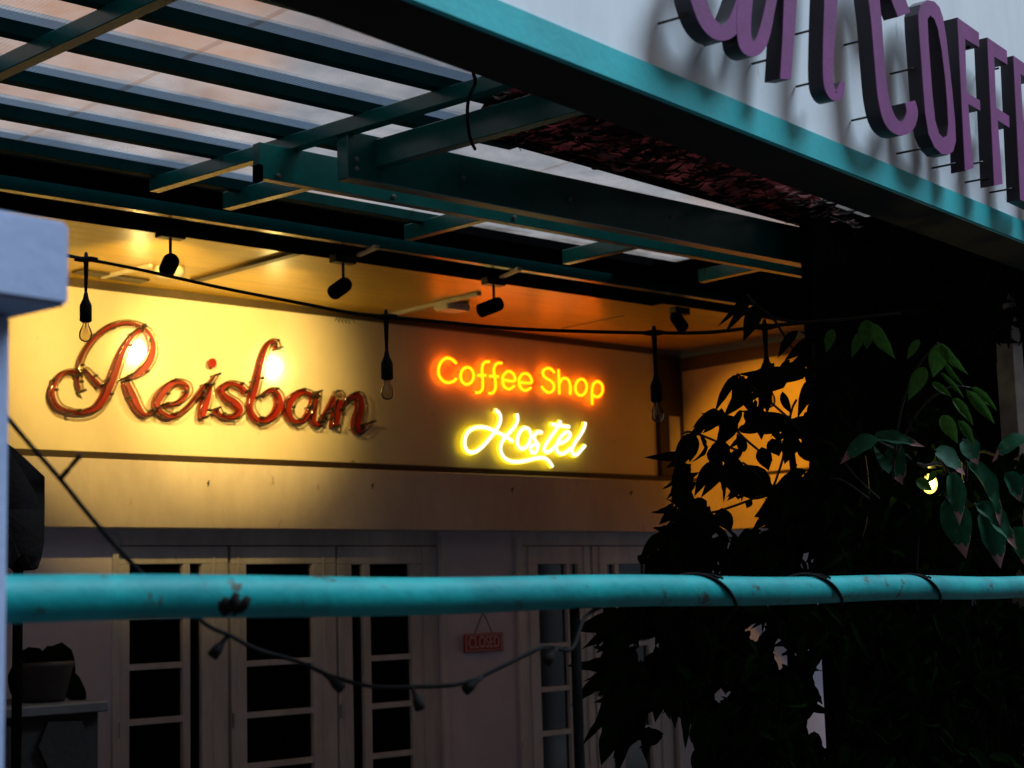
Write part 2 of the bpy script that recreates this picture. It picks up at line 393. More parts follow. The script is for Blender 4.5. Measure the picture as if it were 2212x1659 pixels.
door(252, 495, [(280, 396, 1), (411, 437, 0)], (1330, 1439, 1557), 'left glazed door leaf with wide and narrow panes')
door(499, 729, [(533, 677, 1)], (1322, 1430, 1540, 1649), 'middle glazed door leaf with one column of panes')
door(731, 950, [(762, 787, 0), (802, 890, 1)], (1316, 1420, 1523, 1630), 'glazed door leaf left of the hanging closed sign')
door(1128, 1283, [(1167, 1229, 1), (1238, 1254, 0)], (1302, 1394, 1488, 1583), 'glazed door leaf right of the closed sign')
door(1285, 1451, [(1318, 1334, 0), (1343, 1402, 1)], (1300, 1390, 1482, 1575), 'glazed door leaf half hidden by the shrub')
for (a, b) in ((238, 251), (951, 962), (1116, 1127), (1452, 1464)):
    box('door_casing', xd(a), xd(b), YD-.035, YD-.011, 0, ztop+.06, M['door'], house, .004)
# room behind the glass
box('dark_room', XL, XR+4, YD+.16, YD+.2, 0, ZC, M['black'], house, 0)
# roof slab over the ceiling
box('roof_slab', XL-1, XR+4, 6.95, YW+4, ZC+.05, ZC+.2, M['soffit'], house, 0)

# closed sign on the white wall between the doors
cs = thing('closed_sign', 'small red closed sign hanging from a cord on the pale wall between the doors', 'sign', hitY(1044, 1388, YD-.05))
yq = YD-.04
c0, c1 = hitY(1003, 1402, yq), hitY(1087, 1370, yq)
w_, h_ = c1.x-c0.x, hitY(1044, 1368, yq).z-hitY(1044, 1408, yq).z; zc_ = hitY(1044, 1388, yq).z; xc_ = (c0.x+c1.x)/2
box('sign_plate', xc_-w_/2, xc_+w_/2, yq, yq+.012, zc_-h_/2, zc_+h_/2, M['closed'], cs, .004)
bm = bmesh.new()
for (a, b, c, d) in ((-.46, .46, .40, .44), (-.46, .46, -.44, -.40)):
    frame_box(bm, Vector((xc_+a*w_, yq-.003, zc_+c*h_)), XA*(b-a)*w_, YA*.0025, UP*(d-c)*h_)
for (a, b) in ((-.46, -.44), (.44, .46)):
    frame_box(bm, Vector((xc_+a*w_, yq-.003, zc_-.39*h_)), XA*(b-a)*w_, YA*.0025, UP*.78*h_)
mesh('sign_border', bm, M['closed_txt'], cs)
fc = bpy.data.curves.new('closed_text', 'FONT'); fc.body = 'CLOSED'; fc.size = .115; fc.extrude = .0015; fc.align_x = 'CENTER'; fc.align_y = 'CENTER'
fo = bpy.data.objects.new('tmp', fc); C.objects.link(fo); dg = bpy.context.evaluated_depsgraph_get()
me = bpy.data.meshes.new_from_object(fo.evaluated_get(dg)); bpy.data.objects.remove(fo)
xs = [v.co.x for v in me.vertices]; sx = .78*w_/(max(xs)-min(xs))
me.transform(Matrix.Translation((xc_, yq-.0035, zc_)) @ Matrix.Rotation(R(90), 4, 'X') @ Matrix.Diagonal((sx, 1.0, 1, 1)))
link('lettering', me, M['closed_txt'], cs)
tk = Vector((xc_, yq+.004, hitY(1044, 1322, yq).z))
bm = bmesh.new()
for s in (-.22, .22): tube_bm(bm, [tk, Vector((xc_+s*w_, yq+.004, zc_+h_*.52))], .004, 6)
mesh('cord', bm, M['cord'], cs)

# stone faced low wall and plant at the left
lw = thing('stone_planter', 'dark stone faced planter wall with pale ledge at lower left below the railing', 'planter')
YP = YW-.85
xa_, xb_ = -3.6, hitY(226, 1600, YP).x; zt_ = hitY(150, 1520, YP).z
box('planter_body', xa_, xb_-.02, YP+.03, YW-.06, 0, zt_-.05, M['mortar'], lw)
box('ledge', xa_, xb_+.01, YP-.02, YW-.06, zt_-.05, zt_, M['ledge'], lw, .006)
random.seed(3)
cells = []; rows = 4; hh = (zt_-.06)/rows
for r_ in range(rows):
    x = xa_ + random.uniform(0, .2)
    while x < xb_-.05:
        wd = random.uniform(.22, .38); x2 = min(x+wd, xb_-.03)
        if x2-x > .08:
            z0, z1 = r_*hh+.012, (r_+1)*hh-.012; k = lambda s: random.uniform(-s, s)
            cx_, cz_ = (x+x2)/2, (z0+z1)/2; rx, rz = (x2-x)/2-.006, (z1-z0)/2
            pts = []
            for a in range(6):
                t = 2*math.pi*a/6 + k(.25); c_, s_ = math.cos(t), math.sin(t); q = max(abs(c_), abs(s_))
                pts.append(Vector((cx_+c_/q*rx*random.uniform(.88, 1), YP, cz_+s_/q*rz*random.uniform(.86, 1))))
            bm = bmesh.new(); prism(bm, [pts], YA*.04); mesh('stone', bm, M['stone'], lw)
        x = x2+.012

# leaf mesh (length 1 along x, width 1)
def leafmesh(name, m, wid=.5, curl=.18, lobes=8):
    bm = bmesh.new(); L_, Mi, R_ = [], [], []
    for i in range(lobes+1):
        t = i/lobes; w = wid*(math.sin(math.pi*t**.8)**.9)*(1-.25*t) if 0 < i < lobes else 0
        z = -curl*t*t; wv = .02*math.sin(t*17)
        Mi.append(bm.verts.new((t, 0, z)))
        if w: L_.append(bm.verts.new((t-.03, w, z+w*.28+wv))); R_.append(bm.verts.new((t-.03, -w, z+w*.28-wv)))
        else: L_.append(None); R_.append(None)
    for i in range(lobes):
        for S, fl in ((L_, 0), (R_, 1)):
            q = [v for v in (Mi[i], Mi[i+1], S[i+1], S[i]) if v]
            if len(q) >= 3: bm.faces.new(q if fl else q[::-1])
    me = bpy.data.meshes.new(name); bm.to_mesh(me); bm.free(); me.materials.append(m)
    for p in me.polygons: p.use_smooth = True
    return me
LM = [leafmesh('leaf_a', M['leaf'], .5, .15), leafmesh('leaf_b', M['leaf2'], .5, .3), leafmesh('leaf_c', M['leaf2'], .5, .05)]
LB = [leafmesh('broad_leaf', M['bigleaf'], .5, .22, 10), leafmesh('broad_leaf_dark', M['leaf2'], .5, .12, 10)]
LD = [leafmesh('dry_leaf', M['dry'], .5, .3, 6), leafmesh('dry_leaf_dark', M['dry2'], .5, .1, 6)]
def leafmat4(p0, p1, w, roll=0., nrm=None):
    d = p1-p0; L = d.length; x = d/L
    v = nrm or (CAM-p0).normalized()
    z = (v - x*v.dot(x)); z = z.normalized() if z.length > 1e-5 else x.orthogonal().normalized()
    z = Matrix.Rotation(roll, 3, x) @ z; y = z.cross(x)
    m = Matrix.Identity(4)
    for i in range(3): m[i][0] = x[i]*L; m[i][1] = y[i]*w; m[i][2] = z[i]*L; m[i][3] = p0[i]
    return m
def put_leaf(me, m4, parent, name='leaf'):
    o = bpy.data.objects.new(name, me); C.objects.link(o); o.parent = parent
    o.matrix_parent_inverse = Matrix.Translation(-parent.location); o.matrix_world = m4; o.matrix_basis = m4
    return o
def join_leaves(items, name, parent, m):
    vs, fs = [], []
    for me, m4 in items:
        b = len(vs); vs += [m4 @ v.co for v in me.vertices]; fs += [[b+i for i in p.vertices] for p in me.polygons]
    mm = bpy.data.meshes.new(name); mm.from_pydata(vs, [], fs); mm.materials.append(m)
    for p in mm.polygons: p.use_smooth = True
    o = link(name, mm, None, parent); o['kind'] = 'stuff'; return o

# potted plant with drooping leaves on the ledge
pz = YP+.3
pb = hitY(95, 1508, pz); pb.z = zt_
pp = thing('potted_plant', 'drooping dark potted plant on the ledge of the stone planter', 'plant', pb)
bm = bmesh.new(); lathe(bm, pb, UP, [(0, .10), (.02, .11), (.16, .14), (.18, .15), (.20, .15), (.2, .13)], 16); mesh('pot', bm, M['pot'], pp, True)
def pl(px, py): return hitY(px, py, pz)
random.seed(11)
for (sx_, sy_, mx_, my_, ex_, ey_, w) in ((95, 1470, 110, 1415, 150, 1440, .07), (95, 1470, 130, 1412, 165, 1480, .08), (90, 1470, 120, 1425, 172, 1450, .06),
        (95, 1470, 60, 1430, 25, 1445, .09), (90, 1470, 70, 1425, 40, 1440, .09), (100, 1475, 150, 1470, 190, 1520, .07), (100, 1475, 150, 1490, 165, 1530, .07),
        (90, 1470, 85, 1430, 105, 1440, .08), (95, 1480, 55, 1460, 30, 1500, .10)):
    a, b, e = pl(sx_, sy_), pl(mx_, my_), pl(ex_, ey_); o_ = Vector((0, random.uniform(-.12, .12), 0))
    P = cr_spline([a, b+o_*.6, e+o_], 5); bm = bmesh.new(); n_ = len(P); prev = None
    for i, q in enumerate(P):
        t = (P[min(i+1, n_-1)]-P[max(i-1, 0)]).normalized(); s = t.cross((CAM-q).normalized()).normalized()*w*math.sin(math.pi*(.08+.9*i/(n_-1)))*.75
        cur = (bm.verts.new(q-s), bm.verts.new(q+t.cross(s).normalized()*-.01), bm.verts.new(q+s))
        if prev: bm.faces.new((prev[0], prev[1], cur[1], cur[0])); bm.faces.new((prev[1], prev[2], cur[2], cur[1]))
        prev = cur
    mesh('leaf', bm, M['leaf2'], pp, True)

# black furled cloth at left, behind the post
ct = thing('furled_parasol', 'black furled cloth parasol behind the pale post at left', 'parasol', hitY(58, 1225, 5.2))
pts = [(12, 955), (30, 968), (60, 995), (97, 1030), (97, 1100), (96, 1170), (90, 1205), (82, 1228), (74, 1232), (62, 1220), (50, 1196), (40, 1205), (22, 1226), (5, 1232), (2, 1100)]
bm = bmesh.new(); prism(bm, [[hitY(x, y, 5.2) for x, y in pts]], YA*.16); bevel(bm, .02, 2); mesh('canopy_cloth', bm, M['cloth'], ct, True)
tube('pole', [hitY(40, 1190, 5.28), Vector((hitY(40, 1190, 5.28).x, 5.28, 0))], .018, M['matt'], ct)

# ------------------------------------------------------------------ canopy
H = 1.80
cano = thing('canopy', 'teal steel canopy frame under ribbed translucent sheets in front of the house', 'canopy', (0, 4.5, 0))
def yline(px, py): return hitZ(px, py, H)
# purlins parallel with the wall
def yofs(px, py, h=H): return hitZ(px, py, h).y
purl = [(0, -30), (0, 80), (0, 180), (0, 259), (0, 329)]
YPs = [yofs(a, b) for a, b in purl]
xe = hitZ(1000, 170, H).x
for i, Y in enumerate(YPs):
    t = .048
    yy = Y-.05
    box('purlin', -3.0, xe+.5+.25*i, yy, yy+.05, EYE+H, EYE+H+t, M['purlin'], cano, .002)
    box('tint_strip', -3.0, xe+.5, yy-.060, yy+.045, EYE+H+.062, EYE+H+.065, M['strip'], cano, 0)  # blue grey strip tints the sheet along each purlin
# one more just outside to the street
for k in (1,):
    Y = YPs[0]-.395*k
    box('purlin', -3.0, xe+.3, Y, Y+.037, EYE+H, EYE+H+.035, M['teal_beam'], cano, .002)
# rafters
def rafter(x0, y0, x1, y1, h, t, ext0=0., ext1=0., w=.05, nm='rafter'):
    a, b = hitZ(x0, y0, h), hitZ(x1, y1, h); d = (b-a).normalized(); a = a-d*ext0; b = b+d*ext1
    s = Vector((-d.y, d.x, 0)); s = s if s.y > 0 else -s
    s = s if s.dot(ray((x0+x1)/2, (y0+y1)/2)) > 0 else -s
    return beam(nm, a, b, s*w, t, M['teal_beam'], cano)
rafter(322, 413, 1150, 166, H-.06, .058, 0, .6)
rafter(0, 156, 374, -17, H-.06, .058, 1.5, .8)
# deep beam under the right rafter
rafter(748, 378, 1245, 241, H-.17, .108, 0, .7, .05, 'deep_beam')
# main beams parallel with the wall
def ybeam(nm, px, pyb, Y, face, th, x0, x1, m='teal_beam'):
    z = hitY(px, pyb, Y).z
    return box(nm, x0, x1, Y, Y+th, z, z+face, M[m], cano, .003)
Y1 = 4.75
g1b, g1t = hitY(1200, 468, Y1).z, hitY(1200, 377, Y1).z
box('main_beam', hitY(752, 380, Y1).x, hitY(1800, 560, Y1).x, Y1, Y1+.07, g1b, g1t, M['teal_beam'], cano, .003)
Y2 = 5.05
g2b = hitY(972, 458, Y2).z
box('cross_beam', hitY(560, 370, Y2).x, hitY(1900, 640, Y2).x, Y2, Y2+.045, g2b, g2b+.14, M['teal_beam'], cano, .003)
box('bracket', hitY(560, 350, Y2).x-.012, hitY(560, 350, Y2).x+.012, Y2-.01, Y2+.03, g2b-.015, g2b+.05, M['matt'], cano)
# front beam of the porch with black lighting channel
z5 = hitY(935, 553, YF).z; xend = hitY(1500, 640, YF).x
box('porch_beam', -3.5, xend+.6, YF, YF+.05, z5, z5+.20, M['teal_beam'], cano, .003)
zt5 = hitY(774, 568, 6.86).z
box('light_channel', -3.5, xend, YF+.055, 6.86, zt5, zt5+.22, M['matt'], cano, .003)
# short cross pieces between the second beam and the porch beam
for (xa1, ya1, xb1, yb1) in ((500, 446, 665, 404), (890, 514, 1075, 466), (1232, 566, 1385, 531), (1525, 606, 1655, 578)):
    h = 1.74
    a, b = hitZ(xa1, ya1, h), hitZ(xb1, yb1, h); d = (b-a).normalized(); s = Vector((-d.y, d.x, 0)); s = s if s.x > 0 else -s
    beam('noggin', a-d*.06, b+d*.1, s*.05, .075, M['teal_beam'], cano)
for (px, py) in ((790, 538), (1098, 586)):                          # light coloured lugs below the porch beam
    p = hitY(px, py, YF-.02)
    a, b = hitZ(px-20, py+15, 1.79), hitZ(px+20, py-2, 1.79); bm = bmesh.new(); frame_box(bm, a, b-a, Vector((.03, 0, 0)), UP*.02); mesh('lug', bm, M['batten'], cano)
for (px, py, Y_) in ((770, 345, Y1), (770, 365, Y1), (1000, 385, Y1), (1230, 430, Y1), (1450, 470, Y1), (600, 380, Y2), (850, 425, Y2), (1110, 470, Y2)):
    p = hitY(px, py, Y_-.001); bm = bmesh.new(); lathe(bm, p, -YA, [(0, .011), (.006, .011), (.0065, .007), (.012, .006)], 6); mesh('bolt', bm, M['steel'], cano)
# dark gutter behind the porch beam hides the roof edge
box('wall_plate', -3.5, xend+1.5, 6.18, 6.48, EYE+1.862, EYE+1.93, M['matt'], cano, 0)
# roofing sheets, joined at laps along the rafters
dA = (hitZ(1150, 166, H) - hitZ(322, 413, H)).normalized()
sx0, sx1 = -3.2, hitZ(1790, 500, H).x+.12
def yfas(x, off=.26): return FP.y + (x-FP.x)*FD.y/FD.x + off/FN.y
def roofpoly(nm, a0, a1, y1, z, t, m):
    y0, y2 = yfas(a0), yfas(a1); y1 = max(y1, y0+.05, y2+.05)
    bm = bmesh.new(); prism(bm, [[Vector((a0, y0, z)), Vector((a1, y2, z)), Vector((a1, y1, z)), Vector((a0, y1, z))]], UP*t); return mesh(nm, bm, m, cano)
roofpoly('sun_block_roof', sx1+.01, XR+7, 6.94, EYE+H+.05, .04, M['matt'])  # unseen roof panel added to keep sun off the wall at right
nS = 5
for i in range(nS):
    a0 = sx0+(sx1-sx0)*i/nS; a1 = sx0+(sx1-sx0)*(i+1)/nS+.02
    roofpoly('roof_sheet', a0, a1, 6.0, EYE+H+.052+.003*(i % 2), .002, M['sheet'])

# dry leaf litter on the far side of the sheets, seen from below
ll = [(1010, 288), (1120, 312), (1400, 388), (1730, 487), (1800, 520), (1900, 520), (1700, 380), (1400, 180), (1150, 150), (1060, 200)]
bm = bmesh.new(); prism(bm, [[hitZ(x, y, H+.035) for x, y in ll]], UP*.004)
mesh('litter_mat', bm, M['litter'], cano)
random.seed(21)
items = []; items2 = []
def inside(p, poly):
    c = False; j = len(poly)-1
    for i in range(len(poly)):
        a, b = poly[i], poly[j]
        if (a[1] > p[1]) != (b[1] > p[1]) and p[0] < (b[0]-a[0])*(p[1]-a[1])/(b[1]-a[1])+a[0]: c = not c
        j = i
    return c
n = 0
while n < 800:
    x, y = random.uniform(1040, 1880), random.uniform(160, 520)
    if not inside((x, y), ll): continue
    n += 1
    p = hitZ(x, y, H-.0-random.uniform(0, .05)); a = random.gauss(-.55, .5); L = random.uniform(.05, .11)
    d = Vector((math.cos(a), math.sin(a), random.uniform(-.35, .2))).normalized()
    pk = random.random() < .22
    (items if pk else items2).append((LD[0], leafmat4(p, p+d*L, L*random.uniform(.16, .38), random.uniform(-.8, .8), Vector((0, 0, -1)))))
tb = bmesh.new()
for i in range(60):
    x, y = random.uniform(1080, 1800), random.uniform(200, 480)
    if inside((x, y), ll):
        p = hitZ(x, y, H-.06); a = random.gauss(-.5, .7); d = Vector((math.cos(a), math.sin(a), random.uniform(-.15, .15)))
        L = random.uniform(.15, .45); tube_bm(tb, [p, p+d*L*.5+Vector((0, .02, -.01)), p+d*L], [.004, .003, .0015], 5)
tw_o = mesh('dry_twigs', tb, M['twig']); tw_o['kind'] = 'stuff'; tag(tw_o, 'thin dry twigs tangled in the leaves behind the signboard', 'twigs')
la, lb = hitZ(1010, 289, H+.0), hitZ(1790, 507, H+.0)
beam('edge_trim', la, lb, Vector((0, -.03, 0)), .03, M['matt'], cano)
lt = join_leaves(items, 'leaf_litter', None, M['dry']); lt2 = join_leaves(items2, 'dark_leaf_litter', None, M['dry2'])

# ------------------------------------------------------------------ street sign parapet
par = thing('sign_parapet', 'white signboard parapet with teal lower band above the gateway at upper right', 'signboard', (FP.x, FP.y, EYE+1.14))
HB = 1.14; s0, s1 = -4.5, 6.0
dband = .079
bm = bmesh.new(); frame_box(bm, along(None, s0, .012, HB+dband+.001), FD*(s1-s0), FN*.10, UP*3.6); mesh('white_panel', bm, M['fascia'], par)
bm = bmesh.new(); frame_box(bm, along(None, s0, 0, HB), FD*(s1-s0), FN*.014, UP*dband); bevel(bm, .004, 2); mesh('teal_band', bm, M['teal'], par)
bd = DF*.105
bm = bmesh.new(); frame_box(bm, along(None, s0, .016, HB+.006), FD*(s1-s0), FN*(bd-.016), UP*.07); bevel(bm, .003); mesh('soffit_board', bm, M['soffit'], par)
bm = bmesh.new(); frame_box(bm, along(None, s0, .115, HB+.078), FD*(s1-s0), FN*(.10), UP*(2.1)); mesh('back_panel', bm, M['soffit'], par)

# raised letters
def DZ3(p): return (1382.7+.375*p[0], .375*p[1])
OFF = .085; LT = .042
def outline(stroke, k=5, rnd=True):
    """stroke: list of (x, y, width) pixel triples -> closed pixel outline"""
    P = cr_spline(stroke, k); Lf, Rt = [], []
    for i, p in enumerate(P):
        t = P[min(i+1, len(P)-1)]-P[max(i-1, 0)]; t.z = 0; t.normalize(); n_ = Vector((-t.y, t.x, 0))*p.z/2
        Lf.append((p.x+n_.x, p.y+n_.y)); Rt.append((p.x-n_.x, p.y-n_.y))
    return Lf+Rt[::-1]
def letter(loopsets, lab, ch, pins):
    c = fas(*DZ3(loopsets[0][0][0]), OFF); t = thing('sign_letter', lab, 'letter', c, 'purple raised letters on the white signboard')
    bm = bmesh.new(); bs = bmesh.new()
    for i, loops in enumerate(loopsets):
        L3 = [[fas(*DZ3(p), OFF+.0006*i) for p in l] for l in loops]
        prism(bm, L3, FN*.003)
        prism(bs, [[p+FN*.0035 for p in l] for l in L3], FN*(LT-.001*i))
    mesh('face', bm, M['purple'], t); mesh('return', bs, M['purple_side'], t)
    for (x, y) in pins:
        p = fas(*DZ3((x, y)), OFF); tube('pin', [p+FN*.02, p+FN*(OFF+.01)], .0032, M['electrode'], t, 6)
P_ = lambda st: [outline(st)]
letter([P_([(345, -150, 90), (330, -60, 90), (345, 20, 88), (385, 120, 88), (440, 180, 90), (495, 185, 90), (545, 140, 88), (585, 50, 90), (620, -60, 90), (640, -180, 90), (600, -280, 80), (480, -320, 80), (390, -260, 80), (345, -150, 88)]),
        P_([(640, -200, 80), (615, -60, 85), (600, 80, 85), (600, 200, 80), (618, 265, 85), (655, 285, 82), (695, 250, 72), (725, 160, 66), (750, 40, 60), (780, -100, 60)])],
       'purple letter a at the left end of the raised lettering, cut by the frame', 'a', [(300, 80), (560, 210), (700, 140)])
letter([P_([(872, -260, 74), (866, 0, 74), (852, 250, 66), (838, 455, 62)]),
        P_([(870, -200, 60), (930, -330, 60), (1020, -380, 60), (1090, -320, 70), (1108, -200, 76), (1100, 0, 76), (1088, 250, 66), (1082, 420, 56), (1094, 510, 56), (1125, 556, 50), (1152, 530, 44), (1166, 472, 26)])],
       'purple letter n with a hooked right leg, between the a and the C', 'n', [(830, 320), (1075, 150), (1080, 455)])
letter([P_([(1522, 84, 76), (1490, 0, 78), (1450, -120, 76), (1400, -200, 70), (1352, -150, 66), (1345, -50, 64), (1362, 120, 60), (1380, 350, 58), (1402, 560, 62), (1440, 690, 72), (1495, 740, 78), (1545, 720, 76), (1568, 650, 66), (1556, 585, 58)])],
       'purple capital C with open hooks beside the tall O', 'C', [(1350, 215), (1395, 655)])
O_out = [(1603, 80), (1618, 25), (1655, 0), (1695, 8), (1725, 40), (1745, 100), (1765, 220), (1783, 380), (1800, 540), (1815, 700), (1820, 810), (1805, 870), (1775, 893), (1735, 885), (1695, 845), (1662, 770), (1643, 650), (1630, 480), (1617, 300), (1606, 160)]
O_in = [(1656, 110), (1672, 88), (1695, 108), (1715, 160), (1738, 290), (1758, 450), (1770, 600), (1776, 720), (1768, 782), (1748, 797), (1722, 768), (1700, 690), (1684, 540), (1672, 380), (1661, 230)]
letter([[O_out, O_in]], 'purple capital O, tall and narrow, between the C and the first F', 'O', [(1612, 385), (1650, 850)])
letter([[[(1828, 100), (1952, 188), (1954, 272), (1872, 222), (1882, 535), (1958, 578), (1960, 637), (1890, 598), (1921, 968), (1872, 985)]]],
       'purple capital F right after the tall O', 'F', [(1850, 935), (1935, 265)])
letter([[[(2000, 215), (2113, 292), (2116, 372), (2040, 325), (2052, 620), (2126, 668), (2128, 735), (2060, 692), (2089, 1060), (2040, 1070)]]],
       'second purple capital F, just before the E', 'F', [(2010, 925), (2035, 1020), (2100, 385)])
letter([[[(2150, 320), (2262, 398), (2264, 470), (2192, 425), (2207, 695), (2272, 740), (2274, 805), (2212, 762), (2238, 1080), (2305, 1135), (2307, 1205), (2190, 1150)]]],
       'purple capital E cut off by the right edge of the picture', 'E', [(2175, 1080)])
letter([[[(2330, 430), (2430, 500), (2432, 570), (2372, 528), (2385, 800), (2445, 845), (2447, 905), (2390, 868), (2412, 1180), (2475, 1230), (2477, 1300), (2370, 1250)]]],
       'last purple capital E just outside the right edge of the picture', 'E', [(2350, 1080)])

# ------------------------------------------------------------------ post, railing
post = thing('gate_post', 'blue white gate post with a square cap at the left edge', 'post', (0, 0, 0))
pc0 = atz(152, 560, 2.28)
d1 = ray(152, 560); 
right = FD; 
pcx = pc0 - FN*.0
zt_c, zb_c = atz(150, 478, 2.28).z, atz(152, 664, 2.28).z
bm = bmesh.new(); q = Vector((pcx.x, pcx.y, zb_c)); frame_box(bm, q, -FD*.27, FN*.27, UP*(zt_c-zb_c)); bevel(bm, .006, 2); mesh('cap', bm, M['post'], post)
ps = atz(18, 1200, 2.28); bm = bmesh.new(); sft = Vector((ps.x, ps.y, 0)); frame_box(bm, sft, -FD*.16, FN*.16, UP*(zb_c-.001)); bevel(bm, .005, 2); mesh('shaft', bm, M['post'], post)
# pipe rail
pa = atz(18, 1297, 2.42); pbq = atz(2212, 1267, 5.49)
dd = (pbq-pa).normalized(); pa2 = pa - dd*.12; pb2 = pbq + dd*2.5
N_ = 60
random.seed(5)
ppts = [pa2.lerp(pb2, i/N_) + UP*.003*math.sin(i*.5) for i in range(N_+1)]
pipe = thing('pipe_rail', 'thick teal painted pipe railing crossing the whole picture', 'railing', pa2)
tube('pipe', ppts, .0365, M['teal_pipe'], pipe, 28)
for s_ in (1240,):
    p = min((pa2.lerp(pb2, i/2000) for i in range(2000)), key=lambda v: abs((lambda w: CX+F*w.x/-w.z)(RW.transposed() @ (v-CAM))-s_)); tube('upright', [p-UP*.03, Vector((p.x, p.y, 0))], .012, M['matt'], pipe, 10)
# cable loops wound on the rail
def loopwrap(px, zg, an1, r=.0045):
    best = min(range(2000), key=lambda i: abs(proj(pa2.lerp(pb2, i/2000))[0]-px)); c = pa2.lerp(pb2, best/2000)
    a = UP; b = dd.cross(UP).normalized(); bm = bmesh.new()
    for (zs, o0, e, rr_) in ((zg, 0, an1, r), (zg*.62, .015, an1*.62, r*.8), (zg*.15, .10, .9, r*.8)):
        pts = []
        for i in range(25):
            an = -.9 + (e+.9)*i/24
            pts.append(c + dd*(o0+zs*i/24) + (a*math.cos(an)+b*math.sin(an))*(.0365+rr_*(.9 if i < 22 else 2.2)))
        tube_bm(bm, pts, rr_, 6)
    return mesh('cable_loop', bm, M['rubber'], None, True)
def proj(p):
    v = RW.transposed() @ (p-CAM); return (CX+F*v.x/-v.z, CY-F*v.y/-v.z)
for k, (px, zg, tn) in enumerate(((1470, .26, 3.3), (1715, .28, 3.4), (1945, .26, 3.1))):
    o = loopwrap(px, zg, tn)
    tag(o, ('black cable wound round the teal rail, nearest the picture centre', 'black cable wound round the teal rail, middle one of three', 'black cable wound round the teal rail, nearest the right edge')[k], 'cable', 'cable loops on the rail')
# taped knot on the rail
kn = thing('cable_knot', 'dark knotted bundle of cable ends on the left half of the teal rail', 'knot', atz(505, 1300, 2.75))
for i, (x, y, x2, y2) in enumerate(((478, 1322, 490, 1292), (492, 1325, 512, 1282), (505, 1328, 522, 1298), (520, 1322, 536, 1290), (485, 1330, 478, 1300))):
    P = [atz(x, y, 2.66), atz((x+x2)/2, (y+y2)/2, 2.645), atz(x2, y2, 2.65)]
    bm = bmesh.new(); tube_bm(bm, P, [.004, .008, .006], 8); mesh('cable_end', bm, M['rubber'], kn, True)

# ------------------------------------------------------------------ foreground string of sockets
st = thing('socket_string', 'drooping black cable with empty lamp sockets below and across the rail', 'string lights', atz(130, 1035, 2.7))
S1 = [(10, 895, 2.7), (60, 955, 2.7), (130, 1035, 2.72), (190, 1110, 2.74), (262, 1192, 2.76), (330, 1262, 2.78), (400, 1312, 2.8), (450, 1352, 2.85), (495, 1372, 2.9), (560, 1405, 2.95), (640, 1428, 3.0), (720, 1462, 3.05), (800, 1482, 3.1), (890, 1484, 3.15), (1000, 1476, 3.2), (1080, 1442, 3.25), (1150, 1408, 3.3), (1185, 1396, 3.35), (1235, 1402, 3.4), (1262, 1335, 3.5), (1300, 1310, 3.6)]
cp = cr_spline([atz(*p) for p in S1], 6); tube('cable', cp, .0042, M['rubber'], st, 8)
for (x, y, x2, y2, z) in ((130, 1035, 172, 985, 2.72), (493, 1372, 458, 1418, 2.9), (700, 1455, 738, 1488, 3.04), (890, 1484, 908, 1532, 3.15), (1042, 1462, 1004, 1493, 3.22), (1205, 1398, 1180, 1432, 3.36)):
    a, b = atz(x, y, z), atz(x2, y2, z-.02); d = (b-a).normalized(); L = (b-a).length
    k_ = .45 if x == 130 else 1
    bm = bmesh.new(); lathe(bm, a, d, [(0, .004), (L*.35, .0048), (L*.5, .007*k_), (L*.62, .0095*k_), (L, .0105*k_), (L+.001, .004)], 12); mesh('socket', bm, M['rubber'], st, True)

# ------------------------------------------------------------------ bulb string under the canopy
bs_ = thing('bulb_string', 'black string of clear unlit bulbs hung across under the canopy', 'string lights', atz(186, 555, 6.9))
S2 = [(100, 545, 6.7), (150, 553, 6.8), (186, 560, 6.9), (300, 582, 6.95), (480, 622, 7.0), (650, 655, 7.0), (760, 676, 6.95), (834, 684, 6.9), (950, 695, 6.9), (1100, 709, 6.9), (1260, 716, 6.9), (1413, 719, 6.9), (1530, 718, 6.7), (1650, 705, 6.4), (1780, 693, 6.1), (1900, 680, 5.9), (2000, 668, 5.7)]
tube('cable', cr_spline([atz(*p) for p in S2], 6), .0075, M['rubber'], bs_, 8)
for (x, y, yb, z) in ((186, 560, 648, 6.9), (834, 684, 772, 6.9), (1413, 719, 820, 6.9), (1652, 706, 782, 6.4)):
    a = atz(x, y, z); b = a.copy(); b.z = atz(x, yb, z).z; s = z/6.9
    bm = bmesh.new(); tube_bm(bm, [a+UP*.03, a, b], [.006, .012, .0055], 8)
    lathe(bm, a, XA*.7-YA*.7, [(-.05, .006), (-.02, .013), (.02, .013), (.05, .006)], 8)
    lathe(bm, b+UP*.03, -UP, [(0, .007), (.03, .013), (.05, .022), (.06, .0255), (.125, .0255), (.13, .018)], 14)
    sk = mesh('pendant_socket', bm, M['rubber'], bs_, True)
    bm = bmesh.new(); lathe(bm, b-UP*.098, -UP, [(0, .012), (.015, .014), (.03, .021), (.045, .027), (.06, .0285), (.072, .026), (.082, .018), (.087, .008), (.088, .001)], 18)
    bl = mesh('bulb', bm, M['bulb'], sk, True); 
    bm = bmesh.new(); tube_bm(bm, [b-UP*.10, b-UP*.13], .003, 6); tube_bm(bm, [b-UP*.13-XA*.008, b-UP*.155-XA*.006], .0012, 5); tube_bm(bm, [b-UP*.13+XA*.008, b-UP*.155+XA*.006], .0012, 5)
    mesh('filament', bm, M['filament'], sk)

